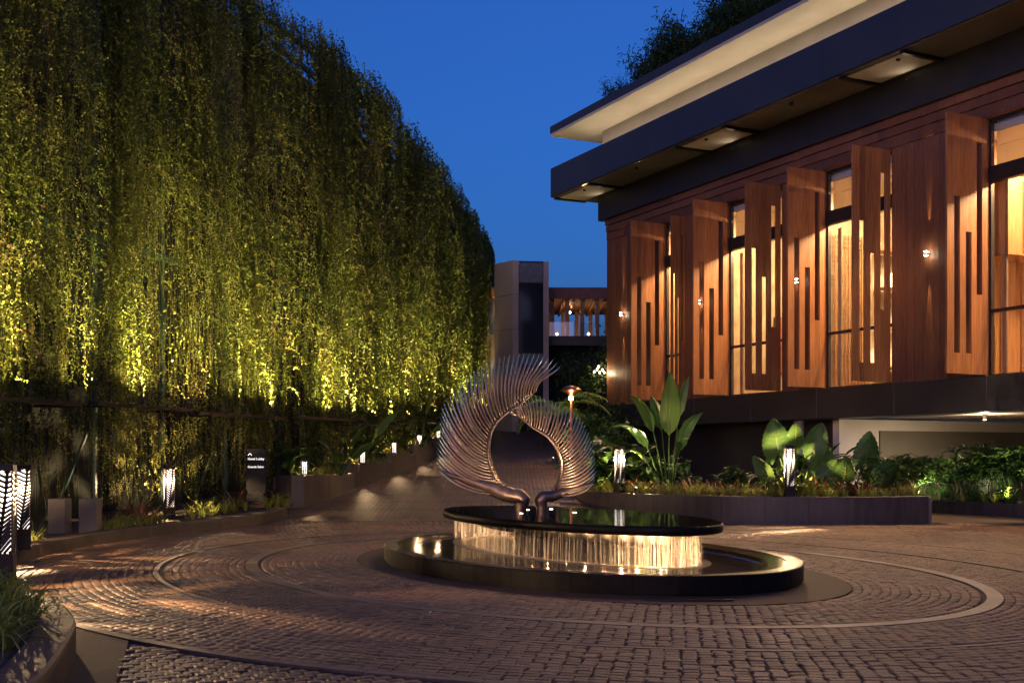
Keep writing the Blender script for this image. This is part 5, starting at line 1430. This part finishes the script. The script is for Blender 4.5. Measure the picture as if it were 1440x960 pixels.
def frond_palm(px, Y_, topy, label, seed, nf=16, L=2.2):
    r_ = random.Random(seed); x = at(px, Y_); z = ramp(x, Y_); h = zt(topy, Y_) - z
    root = empty('garden_palm', (x, Y_, z)); tag(root, label, 'palm')
    hub = Vector((0, 0, h*.55)); mb = MB()
    mb.tube([(0, 0, -.2), (.03, 0, h*.3), hub], [.10, .08, .06], 8); mb.build('trunk', M['bark'], root, True)
    for i in range(nf):
        a = 6.28*i/nf + r_.uniform(-.2, .2); mb = MB(); pit = R(r_.uniform(25, 80)); p = hub.copy(); ln = L*r_.uniform(.75, 1.1); prev = p.copy(); path = [p.copy()]
        for j in range(12):
            d = Vector((math.cos(a)*math.cos(pit), math.sin(a)*math.cos(pit), math.sin(pit))); p = p + d*ln/12; path.append(p.copy()); pit -= R(9.5)
            for sg_ in (-1, 1):
                for e in (0, .5): mb.cur = r_.uniform(.2, .9); blade(mb, p - d*ln/12*e, a + sg_*R(58), pit*.4, .42*math.sin(PI*(j+1)/13.5)+.08, .035, R(50), 3, .2, 'grass')
        mb.cur = .5; mb.tube(path, [.02*(1-.07*k) for k in range(13)], 5, False); mb.build('frond', M['leaf_lime'], root)
frond_palm(783, 43, 535, 'arching yellow-green palm lit from below behind the wings', 1)
frond_palm(760, 50, 560, 'smaller arching palm at the top of the drive', 2, 12, 1.5)
garden_spot(at(778, 41.5), 41.5, ramp(1.5, 41.5)+.05, (at(783, 43), 43, 5), 170, 'garden spotlight at the foot of the lit palm', (1, .8, .35))
# copper mushroom lamp
cl = empty('copper_lamp', (at(803, 39), 39, .5)); tag(cl, 'copper mushroom-topped standing lamp among the dark trees', 'lamp')
mb = MB(); zc = zt(548, 39)-.5; mb.tube([(0, 0, 0), (0, 0, zc-.1)], .05, 12); mb.build('post', M['copper'], cl)
mb = MB(); mb.rings([[(r_*math.cos(2*PI*k/20), r_*math.sin(2*PI*k/20), zc+z_) for k in range(20)] for r_, z_ in ((.08, -.2), (.14, -.10), (.34, -.02), (.35, .0), (.25, .09), (.05, .14))], capend=True); mb.build('shade', M['copper'], cl, True)
lamp('copper_lamp_light', 'POINT', (0, -.22, zc-.35), 40, (1, .5, .2), None, .05, parent=cl)
mb = MB(); mb.tube([(0, 0, zc-.34), (0, 0, zc-.22)], .07, 10); mb.build('bulb', M['lamp_warm'], cl)
ch = empty('pendant_lights', (at(845, 49), 49, zt(522, 49))); tag(ch, 'cluster of small pendant bulbs hanging at the hotel corner', 'pendant light')
for k, (dx, dz) in enumerate(((-.28, -.02), (-.16, .08), (-.05, -.05), (.06, .06), (.14, -.04), (-.10, .2))):
    mb = MB(); mb.tube([(dx, 0, dz-.05), (dx, 0, dz), (dx, 0, dz+.05)], [.012, .035, .012], 8); mb.build('bulb', M['lamp_warm'], ch)
    mb = MB(); mb.tube([(dx, 0, dz+.05), (dx*.3, 0, 1.2)], .005, 4); mb.build('cord', M['dark_metal'], ch)
lamp('pendant_lamp', 'POINT', (0, -.15, -.1), 20, (1, .7, .4), None, .05, parent=ch)
# white round column under the hotel ledge
co = MB(); co.tube([(9.2, -.35, 0), (9.2, -.35, 2.70)], .16, 20); co.build('column', M['white_wall'], HB, True)
